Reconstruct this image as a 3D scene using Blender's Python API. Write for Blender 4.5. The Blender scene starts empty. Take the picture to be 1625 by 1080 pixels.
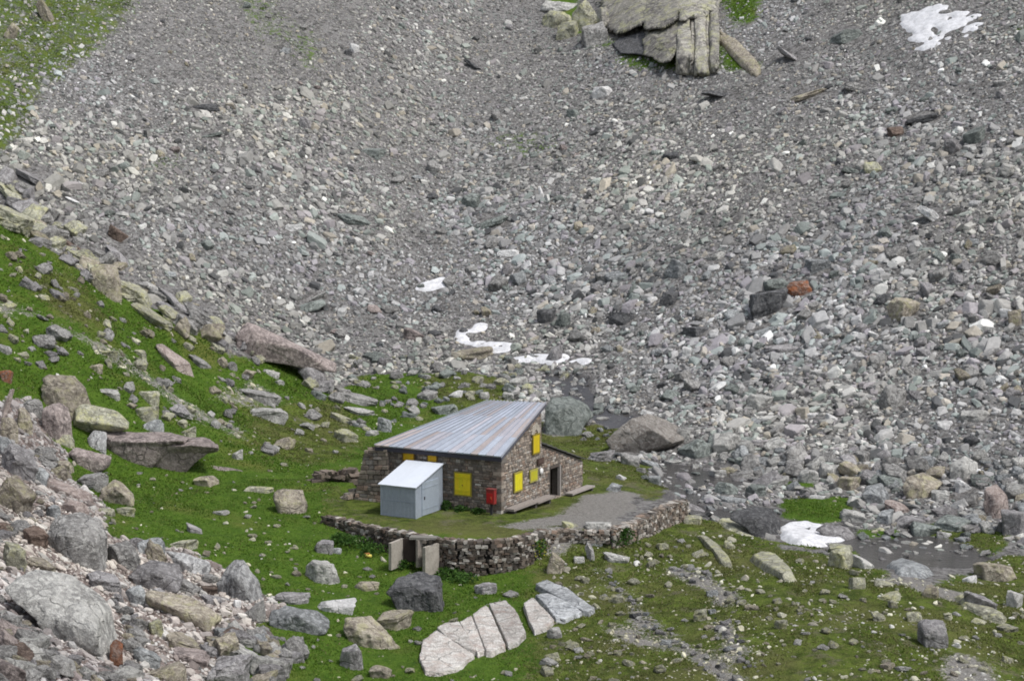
import bpy, bmesh, math, random
import numpy as np
from mathutils import Vector, Matrix, Euler

random.seed(7)
rng = np.random.default_rng(11)
S = bpy.context.scene
COL = S.collection
R = math.radians

# ------------------------------------------------------------------ camera, sky, sun, exposure
FPX, W0, H0, PITCH = 3000.0, 1625.0, 1080.0, R(6.3)
cam_d = bpy.data.cameras.new('camera')
cam_d.sensor_width = 36.0
cam_d.lens = FPX / W0 * 36.0
cam_d.clip_start, cam_d.clip_end = 1.0, 3000.0
cam = bpy.data.objects.new('camera', cam_d)
COL.objects.link(cam)
cam.location = (0, 0, 0)
cam.rotation_euler = (R(90) - PITCH, 0, 0)
S.camera = cam

SUN_DIR = Vector((0.44, -0.27, 0.86)).normalized()          # towards the sun: high, from the right
sun_el = math.asin(SUN_DIR.z)
sun_az = math.atan2(SUN_DIR.x, SUN_DIR.y)
world = bpy.data.worlds.new('World')
S.world = world
world.use_nodes = True
wn = world.node_tree
sky = wn.nodes.new('ShaderNodeTexSky')
sky.sky_type = 'NISHITA'
sky.sun_disc = False
sky.sun_elevation = sun_el
sky.sun_rotation = sun_az
sky.air_density = 1.0
sky.dust_density = 2.5
sky.ozone_density = 0.6
bg = wn.nodes['Background']
bg.inputs['Strength'].default_value = 0.125
veil = wn.nodes.new('ShaderNodeHueSaturation')               # thin high cloud greys the blue
veil.inputs['Saturation'].default_value = 0.5
wn.links.new(sky.outputs[0], veil.inputs['Color'])
wn.links.new(veil.outputs[0], bg.inputs['Color'])
sun_d = bpy.data.lights.new('sun', 'SUN')
sun_d.energy = 2.0
sun_d.angle = R(9)
sun_d.color = (1.0, 0.98, 0.95)
sun = bpy.data.objects.new('sun', sun_d)
COL.objects.link(sun)
sun.rotation_euler = (-SUN_DIR).to_track_quat('-Z', 'Y').to_euler()
S.view_settings.view_transform = 'Standard'
S.view_settings.look = 'None'
S.view_settings.gamma = 1.0
S.view_settings.exposure = 0.45
try:
    S.cycles.filter_width = 1.8
except Exception:
    pass

# ------------------------------------------------------------------ small maths helpers
FW = np.array([0, math.cos(PITCH), -math.sin(PITCH)])
UP = np.array([0, math.sin(PITCH), math.cos(PITCH)])
RT = np.array([1.0, 0, 0])


def ray(u, v):
    return RT * (u - 812.5) / FPX + UP * (540.0 - v) / FPX + FW


def project(P):
    P = np.asarray(P, float)
    d = P @ FW
    return 812.5 + FPX * (P @ RT) / d, 540.0 - FPX * (P @ UP) / d, d


def hash3(ix, iy, iz, seed):
    h = (ix.astype(np.int64) * 374761393 + iy.astype(np.int64) * 668265263 + iz.astype(np.int64) * 2147483647 + seed * 974634777) & 0xffffffff
    h = ((h ^ (h >> 13)) * 1274126177) & 0xffffffff
    h = ((h ^ (h >> 15)) * 2246822519) & 0xffffffff
    return ((h ^ (h >> 16)) & 0xffffff) / float(0xffffff)


def vnoise(x, y, z=None, seed=0):
    x = np.asarray(x, float); y = np.asarray(y, float)
    z = np.zeros_like(x) if z is None else np.asarray(z, float)
    ix, iy, iz = np.floor(x), np.floor(y), np.floor(z)
    fx, fy, fz = x - ix, y - iy, z - iz
    fx = fx * fx * (3 - 2 * fx); fy = fy * fy * (3 - 2 * fy); fz = fz * fz * (3 - 2 * fz)
    ix = ix.astype(np.int64); iy = iy.astype(np.int64); iz = iz.astype(np.int64)
    r = 0
    for a in (0, 1):
        for b in (0, 1):
            for c in (0, 1):
                wgt = (fx if a else 1 - fx) * (fy if b else 1 - fy) * (fz if c else 1 - fz)
                r = r + wgt * hash3(ix + a, iy + b, iz + c, seed)
    return r * 2 - 1


def fbm(x, y, z=None, seed=0, octaves=4):
    r, a, f, t = 0, 1.0, 1.0, 0
    for o in range(octaves):
        r = r + a * vnoise(np.asarray(x) * f, np.asarray(y) * f, None if z is None else np.asarray(z) * f, seed + o * 17)
        t += a; a *= 0.5; f *= 2.03
    return r / t


def inpoly(u, v, poly):
    res = np.zeros(np.shape(u), bool)
    n = len(poly)
    for i in range(n):
        x1, y1 = poly[i]; x2, y2 = poly[(i + 1) % n]
        if y1 == y2:
            continue
        c = ((y1 > v) != (y2 > v)) & (u < (x2 - x1) * (v - y1) / (y2 - y1) + x1)
        res ^= c
    return res


# ------------------------------------------------------------------ object helpers
def tag(o, label=None, cat=None, group=None, kind=None):
    if label: o['label'] = label
    if cat: o['category'] = cat
    if group: o['group'] = group
    if kind: o['kind'] = kind
    return o


def link(name, me, mat=None, parent=None, loc=None):
    o = bpy.data.objects.new(name, me)
    COL.objects.link(o)
    if mat is not None:
        me.materials.append(mat)
    if parent is not None:
        o.parent = parent
    if loc is not None:
        o.location = loc
    return o


def np_mesh(name, V, F, smooth=False, vattr=None, vcol=None):
    """V (n,3), F (m,k) -> mesh; vattr {name: float array per vertex}; vcol (n,3)"""
    me = bpy.data.meshes.new(name)
    V = np.ascontiguousarray(V, np.float32); F = np.ascontiguousarray(F, np.int32)
    k = F.shape[1]
    me.vertices.add(len(V)); me.vertices.foreach_set('co', V.ravel())
    me.loops.add(F.size); me.loops.foreach_set('vertex_index', F.ravel())
    me.polygons.add(len(F))
    me.polygons.foreach_set('loop_start', np.arange(len(F), dtype=np.int32) * k)
    me.polygons.foreach_set('use_smooth', np.full(len(F), smooth))
    me.update(calc_edges=True)
    for nme, arr in (vattr or {}).items():
        a = me.attributes.new(nme, 'FLOAT', 'POINT')
        a.data.foreach_set('value', np.ascontiguousarray(arr, np.float32))
    if vcol is not None:
        a = me.attributes.new('col', 'FLOAT_COLOR', 'POINT')
        c = np.ones((len(V), 4), np.float32); c[:, :3] = vcol
        a.data.foreach_set('color', c.ravel())
    me.validate()
    return me


class MB:
    """collects boxes and polygons with a colour each; builds ONE mesh object"""
    def __init__(self):
        self.v, self.f, self.c = [], [], []

    def poly(self, pts, faces, col=(0.3, 0.3, 0.3)):
        b = len(self.v)
        self.v += [tuple(p) for p in pts]
        for f in faces:
            self.f.append([b + i for i in f]); self.c.append(col)

    def box(self, c, s, rz=0.0, col=(0.3, 0.3, 0.3), M=None, jit=0.0):
        hx, hy, hz = s[0] / 2, s[1] / 2, s[2] / 2
        m = M if M is not None else Matrix.Rotation(rz, 3, 'Z')
        pts = []
        for x, y, z in ((-1, -1, -1), (1, -1, -1), (1, 1, -1), (-1, 1, -1), (-1, -1, 1), (1, -1, 1), (1, 1, 1), (-1, 1, 1)):
            p = Vector((x * hx + random.uniform(-jit, jit), y * hy + random.uniform(-jit, jit), z * hz + random.uniform(-jit, jit)))
            pts.append(Vector(c) + m @ p)
        self.poly(pts, [(0, 3, 2, 1), (4, 5, 6, 7), (0, 1, 5, 4), (1, 2, 6, 5), (2, 3, 7, 6), (3, 0, 4, 7)], col)

    def stone(self, O, eu, ev, en, u0, v0, u1, v1, d, col, ch=0.03):
        """a facing stone lying on a wall face: flat block with a chamfered, uneven front"""
        j = lambda a: random.uniform(-a, a)
        pts = []
        for (a, b) in ((u0, v0), (u1, v0), (u1, v1), (u0, v1)):
            pts.append(O + eu * a + ev * b - en * 0.12)
        for (a, b) in ((u0, v0), (u1, v0), (u1, v1), (u0, v1)):
            pts.append(O + eu * (a + j(.012)) + ev * (b + j(.012)) + en * (d * 0.45))
        cu, cv = (u0 + u1) / 2, (v0 + v1) / 2
        for (a, b) in ((u0, v0), (u1, v0), (u1, v1), (u0, v1)):
            fa = 1 - ch * 2 / max(u1 - u0, .08); fb = 1 - ch * 2 / max(v1 - v0, .08)
            pts.append(O + eu * (cu + (a - cu) * fa + j(.015)) + ev * (cv + (b - cv) * fb + j(.015)) + en * (d + j(.015)))
        f = [(8, 9, 10, 11)]
        for k in range(4):
            n = (k + 1) % 4
            f.append((k, n, 4 + n, 4 + k)); f.append((4 + k, 4 + n, 8 + n, 8 + k))
        self.poly(pts, f, col)

    def build(self, name, mat, parent=None, smooth=False):
        me = bpy.data.meshes.new(name)
        me.from_pydata([tuple(p) for p in self.v], [], self.f)
        a = me.attributes.new('col', 'FLOAT_COLOR', 'FACE')
        for i, c in enumerate(self.c):
            a.data[i].color = (c[0], c[1], c[2], 1)
        bm = bmesh.new(); bm.from_mesh(me)
        bmesh.ops.recalc_face_normals(bm, faces=bm.faces[:])
        bm.to_mesh(me); bm.free()
        return link(name, me, mat, parent)


# ------------------------------------------------------------------ materials
def nmat(name):
    m = bpy.data.materials.new(name)
    m.use_nodes = True
    nt = m.node_tree
    return m, nt, nt.nodes['Principled BSDF']


def N(nt, t, **kw):
    n = nt.nodes.new(t)
    for k, v in kw.items():
        if k in ('operation', 'blend_type', 'data_type', 'noise_dimensions', 'feature', 'attribute_name', 'musgrave_type', 'distance', 'clamp', 'use_clamp'):
            setattr(n, k, v)
    return n


def setin(nt, node, key, val):
    if hasattr(val, 'links') or isinstance(val, bpy.types.NodeSocket):
        nt.links.new(val, node.inputs[key])
    else:
        node.inputs[key].default_value = val


def math_(nt, op, a, b=0.0, clamp=False):
    n = nt.nodes.new('ShaderNodeMath'); n.operation = op; n.use_clamp = clamp
    setin(nt, n, 0, a); setin(nt, n, 1, b)
    return n.outputs[0]


def noise_(nt, vec, scale, detail=4, rough=0.6):
    n = nt.nodes.new('ShaderNodeTexNoise')
    n.inputs['Scale'].default_value = scale; n.inputs['Detail'].default_value = detail; n.inputs['Roughness'].default_value = rough
    if vec is not None: nt.links.new(vec, n.inputs['Vector'])
    return n.outputs['Fac']


def mix_(nt, fac, a, b, mode='MIX'):
    n = nt.nodes.new('ShaderNodeMix'); n.data_type = 'RGBA'; n.blend_type = mode
    setin(nt, n, 'Factor', fac)
    for k, val in ((6, a), (7, b)):
        if isinstance(val, bpy.types.NodeSocket): nt.links.new(val, n.inputs[k])
        else: n.inputs[k].default_value = (*val, 1)
    return n.outputs[2]


def ramp_(nt, fac, lo, hi):
    n = nt.nodes.new('ShaderNodeMapRange')
    setin(nt, n, 'Value', fac); n.inputs['From Min'].default_value = lo; n.inputs['From Max'].default_value = hi
    n.clamp = True
    return n.outputs[0]


def attr_(nt, name):
    n = nt.nodes.new('ShaderNodeAttribute'); n.attribute_name = name
    return n


def bump_(nt, bsdf, height, strength, dist):
    b = nt.nodes.new('ShaderNodeBump')
    b.inputs['Strength'].default_value = strength; b.inputs['Distance'].default_value = dist
    nt.links.new(height, b.inputs['Height']); nt.links.new(b.outputs[0], bsdf.inputs['Normal'])


def rock_mat(name, base, light, dark, lichen=None, lich_amt=0.5, streak=0.0, scale=1.0):
    m, nt, bs = nmat(name)
    tc = nt.nodes.new('ShaderNodeTexCoord')
    oi = nt.nodes.new('ShaderNodeObjectInfo')
    add = nt.nodes.new('ShaderNodeVectorMath'); add.operation = 'ADD'
    nt.links.new(tc.outputs['Object'], add.inputs[0])
    mul = nt.nodes.new('ShaderNodeVectorMath'); mul.operation = 'SCALE'
    comb = nt.nodes.new('ShaderNodeCombineXYZ')
    for k in range(3): nt.links.new(oi.outputs['Random'], comb.inputs[k])
    nt.links.new(comb.outputs[0], mul.inputs[0]); mul.inputs['Scale'].default_value = 37.0
    nt.links.new(mul.outputs[0], add.inputs[1])
    vec = add.outputs[0]
    n1 = noise_(nt, vec, 0.9 * scale, 6, 0.65)
    n2 = noise_(nt, vec, 4.5 * scale, 6, 0.7)
    n3 = noise_(nt, vec, 16.0 * scale, 3, 0.7)
    c = mix_(nt, ramp_(nt, n1, 0.36, 0.62), dark, base)
    c = mix_(nt, ramp_(nt, n2, 0.46, 0.66), c, light)
    c = mix_(nt, math_(nt, 'MULTIPLY', ramp_(nt, n3, 0.55, 0.68), 0.75), c, dark)
    vd = nt.nodes.new('ShaderNodeTexVoronoi'); vd.feature = 'DISTANCE_TO_EDGE'; vd.inputs['Scale'].default_value = 0.8 * scale
    va = nt.nodes.new('ShaderNodeVectorMath'); va.operation = 'ADD'
    vs_ = nt.nodes.new('ShaderNodeVectorMath'); vs_.operation = 'SCALE'; vs_.inputs['Scale'].default_value = .7
    vn = nt.nodes.new('ShaderNodeTexNoise'); vn.inputs['Scale'].default_value = 1.8; vn.inputs['Detail'].default_value = 4; nt.links.new(vec, vn.inputs['Vector'])
    nt.links.new(vn.outputs['Color'], vs_.inputs[0]); nt.links.new(vec, va.inputs[0]); nt.links.new(vs_.outputs[0], va.inputs[1]); nt.links.new(va.outputs[0], vd.inputs['Vector'])
    crack = ramp_(nt, vd.outputs['Distance'], .035, .0)
    crack = math_(nt, 'MULTIPLY', crack, ramp_(nt, n1, .42, .58))
    c = mix_(nt, math_(nt, 'MULTIPLY', crack, .55), c, tuple(q * .6 for q in dark))
    if streak:
        w = nt.nodes.new('ShaderNodeTexWave'); nt.links.new(vec, w.inputs['Vector'])
        w.inputs['Scale'].default_value = 1.1; w.inputs['Distortion'].default_value = 11; w.inputs['Detail'].default_value = 5; w.inputs['Detail Roughness'].default_value = .7
        c = mix_(nt, math_(nt, 'MULTIPLY', ramp_(nt, w.outputs['Fac'], 0.65, 0.95), streak), c, light)
    if lichen:
        n4 = noise_(nt, vec, 1.7 * scale, 8, 0.72)
        c = mix_(nt, math_(nt, 'MULTIPLY', ramp_(nt, n4, 0.5, 0.6), lich_amt), c, lichen)
    hs = nt.nodes.new('ShaderNodeHueSaturation')
    nt.links.new(c, hs.inputs['Color'])
    nt.links.new(math_(nt, 'ADD', math_(nt, 'MULTIPLY', oi.outputs['Random'], 0.4), 0.8), hs.inputs['Value'])
    nt.links.new(hs.outputs[0], bs.inputs['Base Color'])
    bs.inputs['Roughness'].default_value = 0.88
    bs.inputs['Specular IOR Level'].default_value = 0.25
    h = math_(nt, 'ADD', math_(nt, 'MULTIPLY', n2, 1.0), math_(nt, 'MULTIPLY', n3, 0.55))
    h = math_(nt, 'SUBTRACT', h, math_(nt, 'MULTIPLY', crack, .5))
    bump_(nt, bs, h, 1.0, 0.16)
    return m


M = {}
M['grey'] = rock_mat('grey_rock', (.34, .33, .315), (.50, .49, .465), (.12, .115, .11))
M['pale'] = rock_mat('pale_rock', (.48, .47, .44), (.64, .63, .59), (.21, .205, .195))
M['white'] = rock_mat('white_rock', (.74, .73, .71), (.84, .83, .81), (.52, .51, .50))
M['tan'] = rock_mat('tan_rock', (.39, .345, .275), (.54, .49, .40), (.14, .12, .10), (.40, .38, .22), .6)
M['pink'] = rock_mat('pink_rock', (.34, .285, .265), (.49, .42, .39), (.125, .105, .10))
M['rose'] = rock_mat('rose_rock', (.48, .40, .36), (.60, .52, .48), (.22, .17, .155))
M['dark'] = rock_mat('dark_rock', (.125, .125, .128), (.22, .22, .22), (.055, .055, .058))
M['green'] = rock_mat('greenish_rock', (.25, .275, .255), (.38, .41, .38), (.095, .105, .098))
M['blue'] = rock_mat('bluish_rock', (.36, .375, .375), (.52, .535, .535), (.14, .145, .147))
M['lav'] = rock_mat('lavender_rock', (.335, .32, .32), (.48, .465, .46), (.145, .137, .137))
M['orange'] = rock_mat('orange_rock', (.26, .125, .075), (.30, .235, .20), (.11, .06, .045), (.33, .115, .045), .85)
M['lichen'] = rock_mat('lichen_rock', (.42, .41, .31), (.58, .57, .45), (.155, .15, .12), (.50, .49, .26), .75)
M['streak'] = rock_mat('streaked_rock', (.37, .365, .36), (.58, .58, .57), (.125, .125, .125), None, 0, .5)
M['brown'] = rock_mat('brown_rock', (.17, .125, .10), (.26, .2, .165), (.07, .05, .042))
M['mossgreen'] = rock_mat('dark_greenish_rock', (.19, .21, .195), (.28, .30, .28), (.075, .085, .078))
M['ochre'] = rock_mat('ochre_grey_rock', (.30, .275, .245), (.42, .40, .37), (.15, .13, .115))
M['slab'] = rock_mat('pale_bedrock', (.66, .63, .58), (.78, .76, .72), (.36, .32, .29), (.46, .36, .31), .5)
M['blueslab'] = rock_mat('bluish_bedrock', (.58, .59, .59), (.74, .76, .77), (.17, .18, .19))
M['crag'] = rock_mat('crag_rock', (.33, .315, .275), (.45, .43, .37), (.11, .10, .10), (.40, .40, .21), .55, 0, .45)


def col_mat(name, rough=0.9, nscale=6.0, amt=0.5, bump=0.6, bdist=0.05, metallic=0.0, spec=0.25):
    m, nt, bs = nmat(name)
    tc = nt.nodes.new('ShaderNodeTexCoord')
    a = attr_(nt, 'col')
    n1 = noise_(nt, tc.outputs['Object'], nscale, 5, 0.7)
    n2 = noise_(nt, tc.outputs['Object'], nscale * 5, 4, 0.7)
    f = math_(nt, 'ADD', math_(nt, 'MULTIPLY', n1, 0.6), math_(nt, 'MULTIPLY', n2, 0.4))
    f = math_(nt, 'ADD', math_(nt, 'MULTIPLY', math_(nt, 'SUBTRACT', f, 0.5), amt * 4), 1.0)
    f = math_(nt, 'MAXIMUM', f, 0.2)
    sc = nt.nodes.new('ShaderNodeVectorMath'); sc.operation = 'SCALE'
    nt.links.new(a.outputs['Color'], sc.inputs[0]); nt.links.new(f, sc.inputs['Scale'])
    nt.links.new(sc.outputs[0], bs.inputs['Base Color'])
    bs.inputs['Roughness'].default_value = rough
    bs.inputs['Metallic'].default_value = metallic
    bs.inputs['Specular IOR Level'].default_value = spec
    if bump: bump_(nt, bs, math_(nt, 'ADD', n1, n2), bump, bdist)
    return m


M['scree'] = col_mat('scree_stone', .9, 3.0, .35, .5, .06)
M['masonry'] = col_mat('rubble_masonry', .92, 7.0, .5, .7, .04)
M['wood'] = col_mat('weathered_timber', .85, 9.0, .4, .5, .01)
M['concrete'] = col_mat('stained_concrete', .9, 2.5, .5, .4, .02)
M['sheet'] = col_mat('weathered_metal_sheet', .55, 1.6, .22, .15, .01, .25, .4)
M['paint'] = col_mat('weathered_paint', .6, 5.0, .22, .2, .006, 0, .3)
M['leafy'] = col_mat('leaf_green', .7, 2.0, .3, 0)
_nt = M['leafy'].node_tree; _bs = _nt.nodes['Principled BSDF']
_tr = _nt.nodes.new('ShaderNodeBsdfTranslucent'); _mx = _nt.nodes.new('ShaderNodeMixShader'); _mx.inputs[0].default_value = .45
_nt.links.new(_bs.inputs['Base Color'].links[0].from_socket, _tr.inputs['Color'])
_nt.links.new(_bs.outputs[0], _mx.inputs[1]); _nt.links.new(_tr.outputs[0], _mx.inputs[2])
_nt.links.new(_mx.outputs[0], _nt.nodes['Material Output'].inputs['Surface'])


def ground_mat():
    m, nt, bs = nmat('mountain_ground')
    tc = nt.nodes.new('ShaderNodeTexCoord'); vec = tc.outputs['Object']
    g = attr_(nt, 'grass').outputs['Fac']; ol = attr_(nt, 'olive').outputs['Fac']
    gr = attr_(nt, 'gravel').outputs['Fac']; rb = attr_(nt, 'rubble').outputs['Fac']; wt = attr_(nt, 'silt').outputs['Fac']
    nA = noise_(nt, vec, 0.22, 5, 0.6); nB = noise_(nt, vec, 1.3, 6, 0.7); nC = noise_(nt, vec, 6.0, 5, 0.75); nD = noise_(nt, vec, 20, 3, 0.7)
    vo = nt.nodes.new('ShaderNodeTexVoronoi'); vo.inputs['Scale'].default_value = 3.2; vo.inputs['Randomness'].default_value = 1
    nt.links.new(vec, vo.inputs['Vector'])
    vo2 = nt.nodes.new('ShaderNodeTexVoronoi'); vo2.inputs['Scale'].default_value = 7.5
    nt.links.new(vec, vo2.inputs['Vector'])
    sep = nt.nodes.new('ShaderNodeSeparateColor'); nt.links.new(vo.outputs['Color'], sep.inputs[0])
    sep2 = nt.nodes.new('ShaderNodeSeparateColor'); nt.links.new(vo2.outputs['Color'], sep2.inputs[0])
    # stony ground: every cell a small stone of its own tone
    tone = math_(nt, 'ADD', math_(nt, 'MULTIPLY', sep.outputs[0], .55), math_(nt, 'MULTIPLY', sep2.outputs[1], .45))
    sc = mix_(nt, ramp_(nt, tone, .15, .85), (.05, .049, .048), (.29, .283, .277))  # dark end lowered: shade between loose stones put into the ground colour
    sc = mix_(nt, math_(nt, 'MULTIPLY', ramp_(nt, nB, .35, .7), .35), sc, (.24, .22, .20))
    gravel = mix_(nt, ramp_(nt, nC, .35, .65), (.17, .16, .145), (.31, .295, .275))
    gravel = mix_(nt, ramp_(nt, nD, .58, .66), gravel, (.33, .32, .30))
    rub = mix_(nt, ramp_(nt, tone, .2, .8), (.10, .08, .072), (.32, .26, .235))
    silt = mix_(nt, ramp_(nt, nC, .35, .68), (.10, .095, .095), (.18, .172, .172))
    # grass: clumps of fresh and dry tones
    f1 = mix_(nt, ramp_(nt, nB, .36, .66), (.044, .098, .009), (.094, .168, .018))
    f1 = mix_(nt, ramp_(nt, nC, .5, .72), f1, (.13, .195, .034))
    f1 = mix_(nt, ramp_(nt, nA, .54, .70), f1, (.135, .155, .036))
    f1 = mix_(nt, math_(nt, 'MULTIPLY', ramp_(nt, nD, .6, .72), .6), f1, (.15, .15, .06))
    o1 = mix_(nt, ramp_(nt, nB, .40, .60), (.044, .066, .012), (.120, .165, .028))
    o1 = mix_(nt, math_(nt, 'MULTIPLY', ramp_(nt, nA, .5, .62), .5), o1, (.145, .135, .055))
    o1 = mix_(nt, math_(nt, 'MULTIPLY', ramp_(nt, noise_(nt, vec, .75, 5, .72), .55, .63), .65), o1, (.15, .132, .10))
    o1 = mix_(nt, ramp_(nt, nC, .52, .70), o1, (.175, .18, .06))
    o1 = mix_(nt, ramp_(nt, nD, .60, .72), o1, (.075, .06, .035))
    gn = math_(nt, 'ADD', math_(nt, 'MULTIPLY', math_(nt, 'SUBTRACT', nB, .5), 1.0), math_(nt, 'MULTIPLY', math_(nt, 'SUBTRACT', nC, .5), .8))
    thr = lambda a: ramp_(nt, math_(nt, 'ADD', a, math_(nt, 'MULTIPLY', gn, 1.5)), .38, .62)
    grass = mix_(nt, thr(ol), f1, o1)
    c = mix_(nt, thr(rb), sc, rub)
    c = mix_(nt, thr(g), c, grass)
    c = mix_(nt, thr(gr), c, gravel)
    c = mix_(nt, thr(wt), c, silt)
    nt.links.new(c, bs.inputs['Base Color'])
    bs.inputs['Roughness'].default_value = .95
    bs.inputs['Specular IOR Level'].default_value = .12
    h = math_(nt, 'ADD', math_(nt, 'MULTIPLY', nC, .6), math_(nt, 'MULTIPLY', nD, .35))
    h = math_(nt, 'ADD', h, math_(nt, 'MULTIPLY', vo.outputs['Distance'], -.25))
    bump_(nt, bs, h, 1.0, .22)
    return m


def snow_mat():
    m, nt, bs = nmat('old_snow')
    tc = nt.nodes.new('ShaderNodeTexCoord'); vec = tc.outputs['Object']
    n = noise_(nt, vec, 1.6, 6, .7); n2 = noise_(nt, vec, 9, 4, .7)
    c = mix_(nt, ramp_(nt, n, .35, .62), (.50, .50, .51), (.76, .76, .78))
    c = mix_(nt, math_(nt, 'MULTIPLY', ramp_(nt, n2, .52, .66), .55), c, (.34, .325, .315))
    nt.links.new(c, bs.inputs['Base Color']); bs.inputs['Roughness'].default_value = .8
    bump_(nt, bs, math_(nt, 'ADD', n, n2), .5, .15)
    return m


def water_mat():
    m, nt, bs = nmat('stream_water')
    tc = nt.nodes.new('ShaderNodeTexCoord'); vec = tc.outputs['Object']
    n = noise_(nt, vec, 2.5, 4, .6); n2 = noise_(nt, vec, .35, 4, .6)
    c = mix_(nt, ramp_(nt, n2, .3, .7), (.03, .028, .028), (.075, .07, .068))
    n3 = noise_(nt, vec, 5, 5, .75); c = mix_(nt, ramp_(nt, n3, .58, .7), c, (.15, .145, .14))
    nt.links.new(c, bs.inputs['Base Color']); bs.inputs['Roughness'].default_value = .14
    bs.inputs['IOR'].default_value = 1.33
    bump_(nt, bs, n, .45, .08)
    return m


M['ground'] = ground_mat(); M['snow'] = snow_mat(); M['water'] = water_mat()

# ------------------------------------------------------------------ terrain
ZT = -19.65                                                   # level of the hut's terrace
flat = [(600, 800, ZT), (740, 600, -18.7), (620, 610, -18.5), (560, 640, -18.7), (500, 680, -19), (450, 720, -19.2), (520, 755, -19.4),
        (400, 750, -19.2), (300, 830, -19.6), (480, 870, -20.4), (560, 900, -20.9), (650, 920, -21.2), (750, 912, -21.3), (400, 900, -20.5),
        (300, 790, -19.3), (400, 1000, -20.8), (500, 1000, -21.2), (600, 1060, -21.8), (700, 1060, -21.9), (812, 1080, -22), (800, 950, -21.6),
        (900, 960, -21.5), (1000, 900, -21.1), (1000, 1050, -21.8), (1200, 1080, -21.7), (1100, 950, -21.1), (1100, 850, -20.9), (1250, 900, -20.9),
        (1250, 1000, -21.2), (1400, 950, -21.0), (1450, 1080, -21.7), (1600, 1000, -21.6), (1625, 1080, -22), (1300, 870, -21.3), (1450, 872, -21.7),
        (1550, 880, -21.8), (1625, 860, -21.7), (1300, 800, -21.4), (1150, 780, -21.1), (1080, 740, -20.8), (1000, 660, -20.3), (900, 620, -20),
        (940, 720, -20.2), (1000, 770, -20.3), (920, 800, -20), (200, 850, -19.1), (250, 980, -19.9), (250, 1080, -20.4), (890, 862, -20.35), (935, 866, -20.4), (905, 890, -20.85), (200, 900, -19.2), (150, 760, -18.3)]
ridge = [(-60, 310, 124), (0, 345, 125), (60, 378, 127), (150, 440, 129), (250, 480, 131), (350, 512, 134), (450, 560, 137), (540, 612, 140)]
deep = [(0, 500, 112), (100, 520, 113), (200, 560, 116), (300, 620, 119), (380, 660, 119), (0, 600, 104), (120, 640, 107), (250, 700, 108),
        (0, 700, 98), (60, 770, 93), (0, 820, 84), (100, 860, 82), (0, 950, 70), (120, 1040, 66), (0, 1080, 60)]
CP = []
for u, v, z in flat:
    d = ray(u, v); CP.append(d * z / d[2])
for u, v, D in ridge + deep:
    CP.append(ray(u, v) * D)
for u, v, D in ridge:
    p = ray(u, v) * D; q = ray(u, v); q = q / np.linalg.norm(q)
    CP.append(p + np.array([0.25, 0.97, 0]) * 9 + np.array([0, 0, -5.0]))
    CP.append(p + np.array([0.25, 0.97, 0]) * 20 + np.array([0, 0, -11.0]))
CP += [np.array(p, float) for p in ((-48, 112, -1), (-62, 122, 4), (-44, 80, -8), (-36, 60, -10), (-26, 45, -14), (0, 50, -20.5), (20, 50, -22), (40, 60, -23),
       (48, 90, -22.5), (42, 110, -22), (0, 25, -15), (-30, 25, -10), (30, 25, -20), (0, 168, -26), (30, 145, -26), (55, 120, -24), (-75, 150, -8), (-75, 60, 0), (75, 60, -24))]
CP = np.array(CP)


def tps(r2):
    return 0.5 * r2 * np.log(r2 + 1e-9)


_n = len(CP)
_X = CP[:, :2]
_K = tps(((_X[:, None] - _X[None]) ** 2).sum(-1)) + np.eye(_n) * 3.0
_Pm = np.c_[np.ones(_n), _X]
_A = np.block([[_K, _Pm], [_Pm.T, np.zeros((3, 3))]])
_w = np.linalg.solve(_A, np.r_[CP[:, 2], np.zeros(3)])


def near_z(x, y):
    out = _w[_n] + _w[_n + 1] * x + _w[_n + 2] * y
    for i in range(_n):
        out = out + _w[i] * tps((x - _X[i, 0]) ** 2 + (y - _X[i, 1]) ** 2)
    return out


def smax(a, b, k):
    h = np.clip(0.5 + 0.5 * (a - b) / k, 0, 1)
    return b * (1 - h) + a * h + k * h * (1 - h)


def g_slope(d):
    dp = np.maximum(d, 0)
    return np.where(d > 0, 0.585 * dp - 0.30 * 15 * (1 - np.exp(-dp / 15)), 0.35 * d)


def scree_z(x, y):
    zf = np.clip(-19 - 0.0714 * x, -23, -17)
    d1 = (x - 8) * .70 + (y - 127) * .714
    d2 = (x + 14) * (-.45) + (y - 142) * .893
    return zf + smax(g_slope(d1), g_slope(d2), 5.0)


GS = 0.3
GX = np.arange(-80, 92.01, GS); GY = np.arange(24, 275.01, GS)
XX, YY = np.meshgrid(GX, GY)
ZN = near_z(XX, YY) - np.maximum(0, YY - 150) * 0.5
ZS = scree_z(XX, YY) + 1.1 * fbm(XX / 17, YY / 17, seed=3, octaves=3) * np.clip((YY - 120) / 30, 0, 1)
ZZ = smax(ZN, ZS, 1.0)

# terrace round the hut, held by the dry stone walls
C0 = ray(795, 815); C0 = C0 * ZT / C0[2]                      # the hut's near corner
BH = R(28)
HX = np.array([math.cos(BH), -math.sin(BH), 0]); HY = np.array([math.sin(BH), math.cos(BH), 0])


def hut(x, y, z):
    return C0 + HX * x + HY * y + np.array([0, 0, z])


def at_z(u, v, z):
    d = ray(u, v); return d * z / d[2]


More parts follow.
